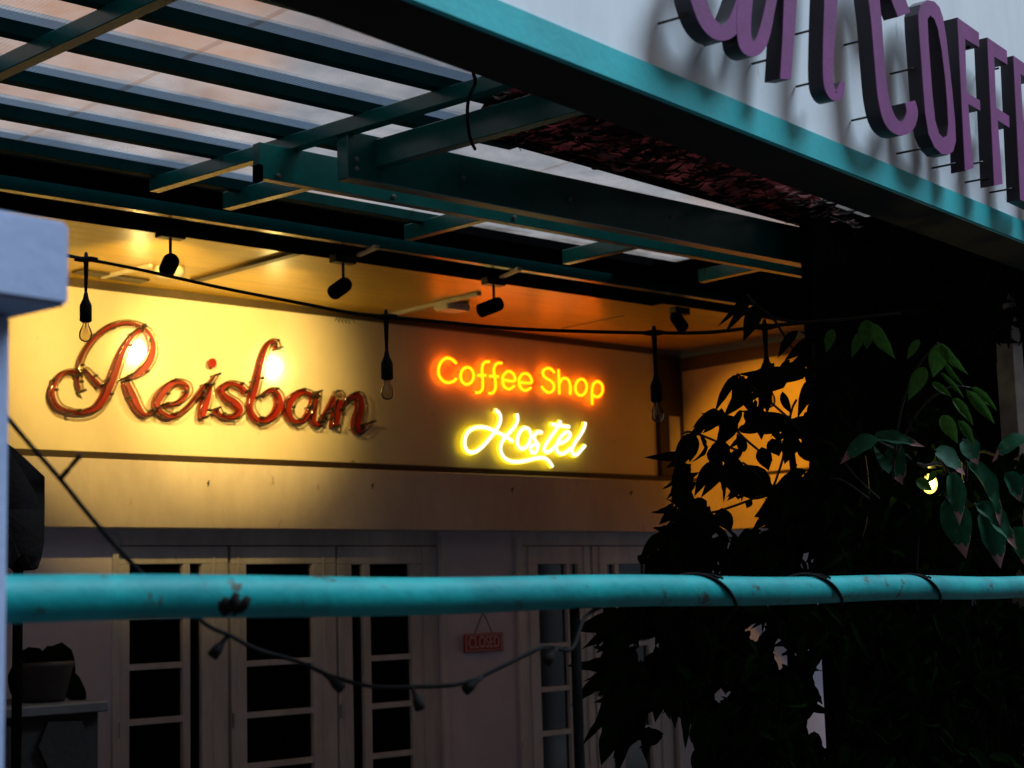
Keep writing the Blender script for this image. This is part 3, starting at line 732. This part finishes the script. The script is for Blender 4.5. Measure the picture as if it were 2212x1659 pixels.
# ------------------------------------------------------------------ track spotlights
lens_on = emis('warm lamp lens', (1, .66, .22), 12)
lens_off = mat('unlit lens', (.3, .28, .2), None, .2)
WARM = (1.0, .62, .15)
def spot(px, py, ex, ey, yh, lab, lit, aim, energy=60, blend=.8, size=75, L=.15, col=None):
    """px,py: pivot on the channel; ex,ey: head centre pixel; aim: 3-D target"""
    z0 = zt5
    a = hitY(px, py, yh); a.z = z0
    t = thing('track_spotlight', lab, 'spotlight', a, 'black track spotlights under the porch beam')
    bm = bmesh.new(); frame_box(bm, a+Vector((-.07, -.03, -.045)), XA*.14, YA*.06, UP*.044); bevel(bm, .004); mesh('adapter_box', bm, M['black'], t)
    hc = hitY(ex, ey, yh)
    tube('stem', [a-UP*.02, Vector((a.x, a.y, hc.z+.045)), hc], .008, M['black'], t, 8)
    d = (aim-hc).normalized()
    bm = bmesh.new(); lathe(bm, hc-d*L*.5, d, [(0, .024), (.006, .037), (.02, .041), (L*.55, .041), (L-.001, .0415), (L, .038), (L-.012, .034)], 20); hd = mesh('lamp_head', bm, M['matt'], t, True)
    bm = bmesh.new(); lathe(bm, hc+d*(L*.5-.016), d, [(0, .033), (.004, .033)], 16); mesh('lens', bm, lens_on if lit else lens_off, hd)
    if lit:
        ld = bpy.data.lights.new('spot_beam', 'SPOT'); lo = bpy.data.objects.new('spot_beam', ld); C.objects.link(lo)
        lo.location = hc+d*(L*.5+.01); lo.rotation_euler = d.to_track_quat('-Z', 'Y').to_euler()
        ld.energy = energy; ld.color = col or WARM; ld.spot_size = R(size); ld.spot_blend = blend; ld.shadow_soft_size = .03
        lo.parent = t; lo.matrix_parent_inverse = Matrix.Translation(-t.location)
    return t
YT = 6.75
spot(368, 515, 366, 572, YT, 'black track spotlight at the left, aimed at the red script sign', True, hitY(280, 770, YW), 125, .8, 80)
spot(741, 572, 735, 622, YT, 'black track spotlight tilted left above the unlit bulb by the script sign', True, hitY(490, 800, YW), 135, .8, 66)
spot(1066, 612, 1060, 663, YT, 'black track spotlight above the orange neon, tilted down to the left', False, hitY(620, 830, YW), 0)
spot(1468, 664, 1466, 694, YT+.05, 'black track spotlight at the right end of the porch beam, lighting the side wall', True, Vector((XR, (YS+YW)/2-.2, zl+.55)), 95, .6, 48, col=(1, .40, .01))

# ceiling boxes
jb = hitZ(365, 578, 1.86)
bm = bmesh.new(); lathe(bm, jb, -UP, [(0, .085), (.03, .085), (.05, .07), (.055, .02)], 20); tag(mesh('junction_box', bm, M['white_box'], None, True), 'round white ceiling box behind the left spotlight', 'junction box')
jb = hitZ(976, 655, 1.86)
sm = thing('motion_sensor', 'pale square box on the ceiling between two spotlights', 'sensor', jb)
bm = bmesh.new(); frame_box(bm, jb+Vector((-.10, -.07, -.05)), XA*.20, YA*.14, UP*.049); bevel(bm, .01, 2); mesh('box_body', bm, M['white_box'], sm)
bm = bmesh.new(); frame_box(bm, jb+Vector((-.04, -.072, -.042)), XA*.08, YA*.0018, UP*.03); mesh('label_plate', bm, M['closed_txt'], sm)

# lit globe bulbs behind the script sign
glow = emis('warm glowing bulb', (1, .76, .24), 32)
for k, (px, py) in enumerate(((300, 757), (596, 792))):
    p = hitY(px, py, YW-.045)
    t = thing('wall_bulb', ('glowing warm bulb on the panel inside the loop of the red R', 'glowing warm bulb on the panel beside the top of the red b')[k], 'bulb', p, 'glowing bulbs behind the red script')
    bm = bmesh.new(); lathe(bm, p+YA*.045, -YA, [(0, .03), (.012, .03), (.014, .015), (.03, .015)], 14); mesh('bulb_holder', bm, M['white_box'], t, True)
    bm = bmesh.new(); bmesh.ops.create_uvsphere(bm, u_segments=20, v_segments=14, radius=.045, matrix=Matrix.Translation(p) @ Matrix.Diagonal((1, .6, 1.25, 1))); mesh('globe', bm, glow, t, True)

# ------------------------------------------------------------------ red script sign
def DR(p): return (83+.33756*p[0], 663.7+.33756*p[1])
rs = thing('script_sign', 'red script name sign with clear unlit neon tubing on the bright left panel', 'sign', hitY(360, 830, YW-.05))
YR = YW-.045
LET = {
 'R': [[(268, 545, 6), (252, 480, 20), (246, 425, 22), (190, 412, 18), (130, 440, 28), (92, 510, 32), (90, 575, 34), (122, 632, 30), (190, 664, 24), (270, 674, 24), (350, 650, 38), (410, 590, 50), (452, 500, 56), (490, 400, 54), (522, 310, 48), (560, 235, 40), (612, 170, 30), (655, 140, 22)],
       [(395, 505, 30), (345, 450, 24), (290, 395, 10), (258, 440, 14), (256, 400, 18), (268, 335, 22), (312, 250, 24), (380, 172, 28), (460, 122, 28), (550, 102, 24), (640, 120, 26), (700, 170, 36), (726, 250, 46), (706, 340, 52), (652, 410, 48), (595, 446, 28), (545, 460, 12)],
       [(556, 478, 46), (598, 570, 56), (638, 648, 46), (690, 688, 22), (745, 655, 14)]],
 'e': [[(800, 628, 16), (880, 615, 22), (945, 560, 28), (950, 505, 28), (900, 480, 28), (842, 495, 38), (785, 555, 54), (752, 625, 48), (790, 680, 36), (862, 698, 26), (940, 650, 20), (1010, 570, 18), (1062, 498, 20)]],
 'i': [[(1092, 505, 40), (1074, 590, 50), (1050, 670, 50), (1048, 712, 40)], [(1128, 440, 12), (1085, 500, 18), (1030, 585, 20)]],
 's': [[(1322, 545, 44), (1285, 505, 30), (1215, 490, 26), (1168, 525, 38), (1195, 575, 42), (1255, 615, 50), (1288, 662, 42), (1240, 702, 28), (1170, 695, 24), (1130, 655, 44)]],
 'b': [[(1525, 270, 22), (1510, 225, 22), (1468, 232, 26), (1432, 310, 38), (1405, 420, 42), (1375, 540, 46), (1352, 630, 34), (1372, 695, 40), (1425, 728, 32), (1492, 700, 40), (1536, 635, 50), (1528, 560, 40), (1480, 532, 26), (1415, 575, 16)]],
 'a': [[(1752, 565, 30), (1688, 542, 28), (1622, 580, 48), (1592, 655, 50), (1622, 722, 38), (1682, 728, 24), (1728, 670, 32), (1765, 580, 34)], [(1778, 548, 36), (1762, 640, 48), (1755, 720, 44), (1790, 755, 20), (1830, 690, 14)]],
 'n': [[(1800, 735, 14), (1850, 650, 20), (1902, 565, 36), (1925, 572, 40), (1908, 670, 52), (1890, 768, 46)], [(1925, 660, 14), (1985, 585, 26), (2045, 570, 46), (2056, 650, 52), (2032, 740, 54), (2045, 795, 36), (2118, 742, 10)]],
}
for ch, strokes in LET.items():
    bm = bmesh.new()
    for si, s in enumerate(strokes):
        ol = outline([(x, y, w*1.08) for x, y, w in s], 5); prism(bm, [[hitY(*DR(p), YR-.0012*si) for p in ol]], YA*.014)
    if ch == 'i':
        prism(bm, [[hitY(*DR((1115+26*math.cos(a*math.pi/8), 357+32*math.sin(a*math.pi/8))), YR-.002) for a in range(16)]], YA*.014)
    lo = mesh('letter', bm, M['red'], rs)
    lo['label'] = 'red script letter ' + ch
    for s in strokes:
        Y_ = YR-.055
        ol = outline([(x, y, w*.95+6) for x, y, w in s], 4)
        o3 = [hitY(*DR(p), YR) + Vector((0, -.026, 0)) for p in ol]
        tube('glass_tube', o3, .0062, M['tube'], lo, 8, True)
        # black painted ends, clips
        bm = bmesh.new()
        for q in (s[0], s[-1]):
            p = hitY(*DR(q[:2]), YR); tube_bm(bm, [p+Vector((0, .05, 0)), p+Vector((.004, -.06, .008))], .0075, 7)
        for i in range(4, len(o3)-2, 14):
            tube_bm(bm, [o3[i], o3[i]+YA*.06], .0035, 5); lathe(bm, o3[i]+YA*.012, -YA, [(0, .009), (.022, .009)], 7)
        mesh('tube_support', bm, M['electrode'], lo)['kind'] = 'stuff'
# ------------------------------------------------------------------ neon signs
def DN(p): return (885+.22504*p[0], 719+.22504*p[1])
def ell(cx_, cy_, rx, ry, rot=0., n=14, a0=0): return [(cx_+rx*math.cos(a0+2*math.pi*i/n)*math.cos(rot)-ry*math.sin(a0+2*math.pi*i/n)*math.sin(rot), cy_+rx*math.cos(a0+2*math.pi*i/n)*math.sin(rot)+ry*math.sin(a0+2*math.pi*i/n)*math.cos(rot)) for i in range(n)]
neo1 = emis('orange red neon', (1.0, .125, .001), 6.4, (.3, .1, .02))
neo_halo = emis('yellow neon jacket', (1.0, .74, .012), 1.5, (.5, .4, .05))  # wider glowing tube added behind the white core to paint its yellow halo
neo2 = emis('lemon neon', (1.0, .96, .66), 1.3, (.4, .4, .2))
def neon(name, lab, letters, m, r, Yn, thingcat='neon sign', halo=None):
    t = thing(name, lab, thingcat, hitY(*DN(letters[0][1][0][0]), Yn))
    for ch, strokes, closed in letters:
        bm = bmesh.new()
        for s in strokes:
            P = cr_spline([Vector((x, y, 0)) for x, y in s], 5, closed and s is strokes[0])
            Q = [hitY(*DN((p.x, p.y)), Yn) for p in P]
            tube_bm(bm, Q, r, 10, closed and s is strokes[0])
        o = mesh('letter', bm, m, t, True); o['label'] = 'glowing letter ' + ch
        if halo:
            bm = bmesh.new()
            for s in strokes:
                cl = closed and s is strokes[0]
                P = cr_spline([Vector((x, y, 0)) for x, y in s], 5, cl)
                tube_bm(bm, [hitY(*DN((p.x, p.y)), Yn) + YA*.012 for p in P], halo[1], 10, cl)
            mesh('halo', bm, halo[0], o, True)
        bm = bmesh.new(); s = strokes[0]
        for i in range(0, len(s), 4):
            p = hitY(*DN(s[i]), Yn); tube_bm(bm, [p+YA*r, Vector((p.x, YW-.001, p.z))], .003, 5)
        mesh('standoff', bm, M['electrode'], o)
    return t
coffee = [
 ('C', [[(447, 292), (405, 255), (350, 243), (303, 280), (277, 345), (285, 415), (325, 463), (375, 478), (420, 465), (447, 440)]], 0),
 ('o', [ell(551, 413, 62, 82, .05)], 1),
 ('f', [[(765, 276), (725, 280), (701, 310), (695, 360), (700, 450), (701, 520), (690, 555), (665, 573), (635, 573)], [(655, 407), (730, 408)]], 0),
 ('f', [[(882, 291), (843, 292), (815, 322), (808, 370), (820, 450), (824, 520), (812, 560), (790, 580), (760, 580)], [(768, 415), (850, 419)]], 0),
 ('e', [[(900, 452), (1004, 462), (1002, 405), (965, 372), (925, 378), (895, 420), (893, 475), (915, 522), (955, 540), (1003, 512)]], 0),
 ('e', [[(1058, 474), (1164, 480), (1160, 425), (1122, 392), (1080, 398), (1053, 440), (1052, 492), (1075, 537), (1115, 553), (1162, 528)]], 0),
 ('S', [[(1388, 382), (1360, 350), (1322, 340), (1284, 362), (1280, 402), (1312, 436), (1355, 462), (1384, 500), (1378, 550), (1340, 572), (1300, 556), (1266, 515)]], 0),
 ('h', [[(1428, 352), (1434, 480), (1437, 590)], [(1440, 482), (1465, 442), (1502, 437), (1530, 465), (1543, 520), (1540, 592)]], 0),
 ('o', [ell(1645, 523, 54, 78, .08)], 1),
 ('p', [[(1752, 545), (1765, 490), (1805, 467), (1845, 500), (1850, 560), (1825, 606), (1790, 614), (1758, 596)], [(1750, 535), (1752, 690)]], 0),
]
neon('neon_sign', 'orange yellow neon words Coffee Shop on the dim right half of the panel', coffee, neo1, .0098, YW-.040)
hostel = [
 ('H', [[(825, 742), (860, 775), (870, 830), (855, 885), (818, 945), (768, 1012), (700, 1088), (642, 1134), (590, 1148), (548, 1128), (526, 1078), (532, 1010), (560, 952), (612, 916), (680, 905), (750, 916), (805, 940), (862, 966), (922, 998), (988, 1042)],
        [(1028, 775), (1034, 832), (1010, 892), (962, 950), (912, 1002), (882, 1052), (870, 1112), (886, 1170), (926, 1214), (986, 1236), (1060, 1236), (1140, 1221), (1220, 1202), (1288, 1202), (1334, 1232), (1370, 1285)]], 0),
 ('o', [[(1140, 925), (1095, 915), (1052, 960), (1032, 1020), (1037, 1080), (1070, 1113), (1110, 1100), (1145, 1050), (1162, 985)], ], 1),
 ('s', [[(1268, 956), (1232, 952), (1198, 980), (1196, 1020), (1220, 1062), (1224, 1112), (1202, 1150), (1168, 1144), (1158, 1108), (1182, 1078), (1240, 1076)]], 0),
 ('t', [[(1446, 848), (1402, 930), (1350, 1002), (1302, 1080), (1286, 1122), (1312, 1146), (1352, 1130), (1398, 1085)], [(1358, 876), (1430, 890), (1530, 902)]], 0),
 ('e', [[(1425, 1064), (1490, 1040), (1538, 990), (1528, 956), (1488, 960), (1440, 1010), (1410, 1070), (1412, 1132), (1444, 1160), (1492, 1150), (1545, 1108)]], 0),
 ('l', [[(1685, 862), (1670, 920), (1630, 990), (1580, 1062), (1556, 1122), (1566, 1164), (1600, 1170), (1640, 1130), (1682, 1082)]], 0),
]
neon('neon_sign', 'glowing lemon white script neon Hostel with a long underline swash', hostel, neo2, .0125, YW-.050, halo=(neo_halo, .0180))

# ------------------------------------------------------------------ right side : dark backing panel, lamp, plants
sA = atz(1768, 900, 7.6); sB = hitP(2500, 900, sA, FN); bm = bmesh.new()
frame_box(bm, Vector((sA.x, sA.y, .01)), Vector((sB.x-sA.x, sB.y-sA.y, 0)), FN*.05, UP*4.2)
dw = mesh('dark_backing', bm, M['matt']); tag(dw, 'black panel added as dark screen behind the plants at the right edge', 'backing')  # black panel stands in for the deep shade of the recess
xs2 = atz(2194, 850, 6.7)
o = box('downpipe', xs2.x, xs2.x+.08, xs2.y, xs2.y+.08, 0, 2.9, M['steel'], None); tag(o, 'faint grey upright post at the far right edge behind the plants', 'post')
lmpc = atz(2008, 1045, 6.3)
lamp = thing('porch_lamp', 'small lit yellow porch lamp glimpsed between the leaves at right', 'lamp', lmpc)
bm = bmesh.new(); bmesh.ops.create_uvsphere(bm, u_segments=20, v_segments=14, radius=.03, matrix=Matrix.Translation(lmpc) @ Matrix.Diagonal((1, 1, 1.3, 1))); mesh('globe', bm, emis('porch lamp glow', (1, .78, .10), 1.8), lamp, True)
ld = bpy.data.lights.new('lamp_glow', 'POINT'); lo = bpy.data.objects.new('lamp_glow', ld); C.objects.link(lo); lo.location = lmpc-ray(2008, 1045)*.05; ld.energy = 2.0; ld.color = (1, .75, .15); ld.shadow_soft_size = .03; lo.parent = lamp; lo.matrix_parent_inverse = Matrix.Translation(-lamp.location)
bm = bmesh.new(); lathe(bm, lmpc+UP*.06, UP, [(0, .03), (.05, .025), (.06, .01), (.5, .008)], 12); mesh('lamp_stem', bm, M['black'], lamp, True)

def zbehind(px, z): return max(z+.35, 2.45*3883/(3943-min(px, 2500))+.22)
def D6(p): return (1382.7+.375*p[0], 553+.375*p[1])
def D8(p): return (829.6+.375*p[0], 1050.9+.375*p[1])
random.seed(99)
shr = thing('leafy_shrub', 'dark climbing shrub with small pointed leaves in front of the lit side wall', 'shrub', Vector((atz(1750, 1650, 5.6).x, atz(1750, 1650, 5.6).y, 0)))
big = thing('broadleaf_plant', 'plant with large green leaves edged in dull pink at the right edge', 'plant', Vector((atz(2120, 1650, 6.1).x, atz(2120, 1650, 6.1).y, 0)))
EX = [  # base, tip, width (zoom px), depth, mesh
 ((610, 222), (470, 405), 40), ((625, 245), (505, 432), 52), ((680, 280), (598, 488), 95), ((570, 680), (408, 895), 55), ((592, 690), (540, 870), 85),
 ((965, 668), (588, 695), 95), ((945, 680), (1145, 790), 85), ((450, 898), (298, 1025), 75), ((432, 878), (292, 1000), 40), ((300, 1022), (195, 1185), 80), ((320, 1030), (270, 1200), 85),
 ((912, 432), (768, 580), 60), ((970, 480), (855, 600), 70), ((1000, 700), (905, 935), 75), ((620, 760), (480, 930), 80), ((600, 760), (640, 915), 70), ((720, 770), (740, 910), 60), ((820, 780), (865, 930), 50),
 ((420, 1180), (300, 1392), 70), ((470, 1200), (366, 1388), 70), ((760, 1352), (420, 1230), 200), ((960, 1235), (757, 1320), 60), ((600, 1130), (560, 1010), 60), ((540, 930), (450, 1100), 100), ((560, 1000), (760, 990), 60), ((640, 930), (860, 940), 90),
 ((1010, 1360), (655, 1500), 230), ((385, 1410), (268, 1485), 90), ((205, 1448), (105, 1562), 55), ((238, 1470), (168, 1545), 55), ((470, 1450), (510, 1610), 110), ((400, 1480), (380, 1640), 120), ((640, 1400), (612, 1455), 40),
 ((690, 900), (700, 1060), 80), ((830, 960), (700, 1030), 60), ((760, 1050), (800, 1170), 90), ((880, 1020), (840, 1200), 100), ((930, 1080), (1010, 1215), 90), ((700, 1100), (740, 1240), 90), ((480, 1060), (430, 1210), 110), ((560, 1160), (480, 1330), 120)]
L1 = [((1730, 500), (1880, 692), 62), ((1755, 600), (1862, 765), 34), ((1878, 770), (2055, 977), 62), ((1905, 754), (2072, 893), 48), ((1800, 820), (1932, 973), 58), ((1738, 918), (1832, 1078), 86),
      ((1830, 945), (1940, 1095), 56), ((1735, 505), (1690, 705), 110), ((1340, 385), (1462, 603), 84), ((1305, 365), (1310, 545), 100), ((1680, 730), (1800, 810), 44), ((1260, 440), (1225, 590), 60), ((1610, 480), (1530, 600), 50), ((1640, 640), (1545, 830), 90), ((1730, 670), (1880, 825), 30), ((1110, 420), (1070, 560), 60)]
L1 += [((1590, 1290), (1690, 1350), 70), ((1700, 1240), (1655, 1310), 40)]
L8 = [((1310, 758), (1195, 832), 44), ((1420, 850), (1268, 976), 75), ((1320, 1060), (1245, 1218), 62), ((1520, 1150), (1248, 1292), 60), ((1350, 1270), (1100, 1500), 50), ((1300, 1370), (1272, 1615), 115), ((1820, 1270), (1820, 1592), 135),
      ((2000, 1330), (1850, 1400), 90), ((1720, 1200), (1740, 1520), 60), ((1600, 1150), (1560, 1360), 90), ((2080, 1420), (1990, 1540), 70), ((2140, 1440), (2080, 1640), 80), ((1400, 700), (1260, 860), 90), ((1500, 400), (1460, 455), 60), ((1610, 270), (1465, 430), 80), ((1700, 300), (1620, 450), 80),
      ((1350, 930), (1390, 1100), 130), ((1380, 1150), (1360, 1330), 120)]
BG = [((1695, 1120), (1895, 1235), 140), ((1880, 1188), (2165, 1545), 150), ((1928, 1430), (2225, 1665), 140), ((2240, 1045), (2020, 1140), 130), ((1370, 1050), (1140, 1165), 120), ((1365, 1065), (1555, 1312), 180), ((1770, 1390), (1892, 1745), 170),
      ((1962, 1465), (2118, 1805), 160), ((1790, 1250), (1860, 1540), 110), ((1860, 1060), (1960, 1190), 130), ((2212, 1250), (2300, 1500), 160), ((1340, 1050), (1640, 1060), 90), ((2100, 1250), (2230, 1420), 120), ((2150, 1560), (2260, 1800), 130)]
cnt = 0
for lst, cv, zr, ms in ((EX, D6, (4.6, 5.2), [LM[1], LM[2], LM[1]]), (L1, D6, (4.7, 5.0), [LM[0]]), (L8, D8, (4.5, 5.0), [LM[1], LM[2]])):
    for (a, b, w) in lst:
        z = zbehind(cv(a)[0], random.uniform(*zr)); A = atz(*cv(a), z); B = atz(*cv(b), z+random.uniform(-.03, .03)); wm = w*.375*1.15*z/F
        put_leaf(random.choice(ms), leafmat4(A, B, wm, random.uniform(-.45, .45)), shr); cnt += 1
for (a, b, w) in BG:
    z = zbehind(D6(a)[0]+80, random.uniform(4.8, 5.2)); A = atz(*D6(a), z); B = atz(*D6(b), z+random.uniform(-.05, .05))
    nrm = (UP*.9 + (CAM-A).normalized()).normalized()
    put_leaf(LB[0], leafmat4(A, B, w*.375*1.15*z/F, random.uniform(-.3, .3), nrm), big)

poly_u = [(1432, 1175), (1470, 1000), (1490, 940), (1545, 905), (1570, 850), (1600, 810), (1650, 795), (1690, 770), (1745, 745), (1800, 725), (1860, 700), (1960, 730), (2030, 780), (2090, 880), (2120, 960), (2212, 960), (2212, 1245), (1385, 1245)]
poly_l = [(1310, 1290), (1318, 1350), (1325, 1420), (1322, 1480), (1345, 1560), (1420, 1580), (1500, 1620), (1560, 1659), (1640, 1659), (2212, 1659), (2212, 1290)]
poly_t = [(1780, 540), (1900, 440), (2212, 560), (2212, 720), (2000, 720), (1820, 640)]
gaps = [(1705, 755, 12), (1675, 872, 14), (1705, 868, 24), (1730, 830, 16), (1625, 945, 20), (1560, 950, 12), (1623, 1000, 13), (1683, 1005, 32), (1650, 960, 12), (1525, 1058, 24), (1555, 1090, 14), (1593, 1118, 30), (1625, 1090, 20), (1844, 1040, 26), (2008, 1045, 12), (1590, 870, 14), (1520, 1010, 8),
        (1630, 1365, 14), (1680, 1400, 10), (1700, 1430, 16), (1780, 1470, 20), (1800, 1510, 16), (1790, 1430, 12), (1850, 1450, 8), (1790, 1600, 26), (1760, 1560, 14), (1400, 1400, 12), (1420, 1560, 16), (1470, 1590, 20), (1890, 1640, 12), (2010, 1610, 12), (1555, 1500, 8)]
def fill(poly, n, z0, z1, lo, hi, sink, mss):
    xs = [p[0] for p in poly]; ys = [p[1] for p in poly]; k = 0; g = 0
    while k < n and g < n*30:
        g += 1; x, y = random.uniform(min(xs), max(xs)), random.uniform(min(ys), max(ys))
        if not inside((x, y), poly): continue
        z = zbehind(x, random.uniform(z0, z1)) + (.35 if x > 1850 else 0); Lp = random.uniform(lo, hi); an = random.gauss(1.75, .75)
        x2, y2 = x+math.cos(an)*Lp, y+math.sin(an)*Lp
        bad = False
        for (gx, gy, gr) in gaps:
            for t in (0, .33, .66, 1.):
                if math.hypot(x+(x2-x)*t-gx, y+(y2-y)*t-gy) < gr + (Lp*.2 if 0 < t < 1 else 2): bad = True
        if bad: continue
        A = atz(x, y, z); B = atz(x2, y2, z+random.uniform(-.06, .06))
        sink.append((random.choice(mss), leafmat4(A, B, Lp*random.uniform(.26, .46)*z/F, random.uniform(-1.0, 1.0)), Lp/z)); k += 1
A_ = []
fill(poly_u, 620, 4.7, 5.9, 34, 74, A_, LM[1:])
fill(poly_u, 300, 5.0, 5.9, 70, 115, A_, LM[1:])
fill(poly_l, 1500, 4.6, 5.9, 36, 80, A_, LM[1:])
fill(poly_l, 650, 5.0, 5.9, 75, 130, A_, LM[1:])
fill(poly_t, 420, 5.2, 6.0, 40, 80, A_, LM)
fill([(1478, 970), (1560, 870), (1640, 800), (1768, 770), (1768, 1190), (1430, 1190)], 130, 5.2, 5.9, 45, 95, A_, LM[1:])
gaps = [(a, b, c*.45) for a, b, c in gaps]
fill([(1500, 1300), (1790, 1300), (1800, 1659), (1560, 1659)], 330, 5.2, 5.9, 40, 90, A_, LM[1:])
A_.sort(key=lambda q: -q[2])
keep = 300-cnt
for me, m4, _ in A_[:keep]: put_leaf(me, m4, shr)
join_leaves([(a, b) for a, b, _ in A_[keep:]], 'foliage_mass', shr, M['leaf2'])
# stems
bm = bmesh.new()
STEM = [[(620, 222), (680, 290), (760, 350), (830, 460), (900, 560)], [(560, 680), (640, 750), (760, 850), (860, 940), (960, 1050)], [(420, 880), (480, 920), (600, 1050), (760, 1180)], [(240, 1020), (300, 1015), (420, 1060), (560, 1120)],
        [(180, 1440), (260, 1480), (400, 1480), (540, 1440), (660, 1395), (800, 1340), (900, 1200)], [(760, 1350), (800, 1240), (830, 1130), (870, 900), (900, 830)], [(590, 1190), (660, 1240), (740, 1340)], [(970, 900), (1000, 720), (1000, 500)],
        [(1720, 500), (1600, 640), (1500, 900), (1450, 1300)], [(1900, 760), (1780, 760), (1600, 900), (1450, 1200)], [(1150, 1160), (1260, 1290), (1380, 1400)], [(1320, 1400), (1180, 1300), (1100, 1280)], [(750, 350), (900, 380), (1100, 370), (1300, 350), (1500, 330)]]
for s in STEM:
    tube_bm(bm, cr_spline([atz(*D6(p), zbehind(D6(p)[0], 5.0+.1*random.random())) for p in s], 4), .0042, 6)
for (x0, x1) in ((1700, 1720), (1850, 1830), (1960, 1990)):
    b0 = atz(x1, 1500, 6.0); tube_bm(bm, cr_spline([atz(x0, 900, 5.9), atz(x0+20, 1100, 6.0), atz(x1-15, 1350, 6.0), Vector((b0.x, b0.y, .6)), Vector((b0.x+.05, b0.y, 0))], 5), .013, 8)
mesh('stem', bm, M['twig'], shr, True)
bm = bmesh.new()
for (x, y) in ((1760, 1390), (1960, 1465), (1928, 1430), (1880, 1188), (1695, 1120), (1365, 1065), (2240, 1045), (1860, 1060)):
    a = atz(*D6((x, y)), zbehind(D6((x, y))[0]+80, 5.0)); b = Vector((big.location.x, big.location.y, a.z-.25))
    tube_bm(bm, cr_spline([a, a.lerp(b, .4)+UP*.05, b, Vector((b.x, b.y, 0))], 5), .006, 6)
mesh('stem', bm, M['twig'], big, True)
# litter things need tags
tag(lt, 'pink brown dry leaves caught under the roof behind the signboard', 'dry leaves'); lt['kind'] = 'stuff'
tag(lt2, 'dark dry leaves packed under the roof behind the signboard', 'dry leaves'); lt2['kind'] = 'stuff'
# twig hanging over the deep beam
tw = tube('hanging_twig', cr_spline([hitZ(1022, 155, H-.1), hitZ(1026, 180, H-.12), hitZ(1012, 215, H-.18), hitZ(1010, 260, H-.2), hitZ(1016, 300, H-.22), hitZ(1026, 322, H-.22)], 6), .006, M['rubber'])
tag(tw, 'black cable tie hanging over the deep teal beam', 'cable')

# ------------------------------------------------------------------ houses across the street (unseen behind the camera, added to block low sky light)
oh = thing('blocker_house', 'dim two storey house across the street from the cafe, unseen and added to block low sky light', 'house', (-2, -9, 0))
cb = Vector((0, 0, 0)) - FN*6.5
def ob(nm, s_, o_, z, ls, lo_, h, m): 
    bm = bmesh.new(); frame_box(bm, Vector((cb.x, cb.y, 0))+FD*s_-FN*o_+UP*z, FD*ls, -FN*lo_, UP*h); return mesh(nm, bm, m, oh)
ob('wall', -16, 0, 0, 34, 6, 5.2, mat('dim render', (.085, .09, .11), (.055, .06, .075), .8, 3, 6, .3))
for i in range(9):
    for zz in (.9, 3.7): ob('window', -14.5+i*3.6, -.03, zz, 1.3, .025, 1.5, M['dglass'])
bm = bmesh.new(); q0 = Vector((cb.x, cb.y, 5.2)); e = FD*17.6; prof = [q0+FN*.6, q0-FN*3+UP*1.6, q0-FN*6.6]
prism(bm, [[p-FD*16.3 for p in prof]], FD*34.6); mesh('roof', bm, M['brown'], oh)
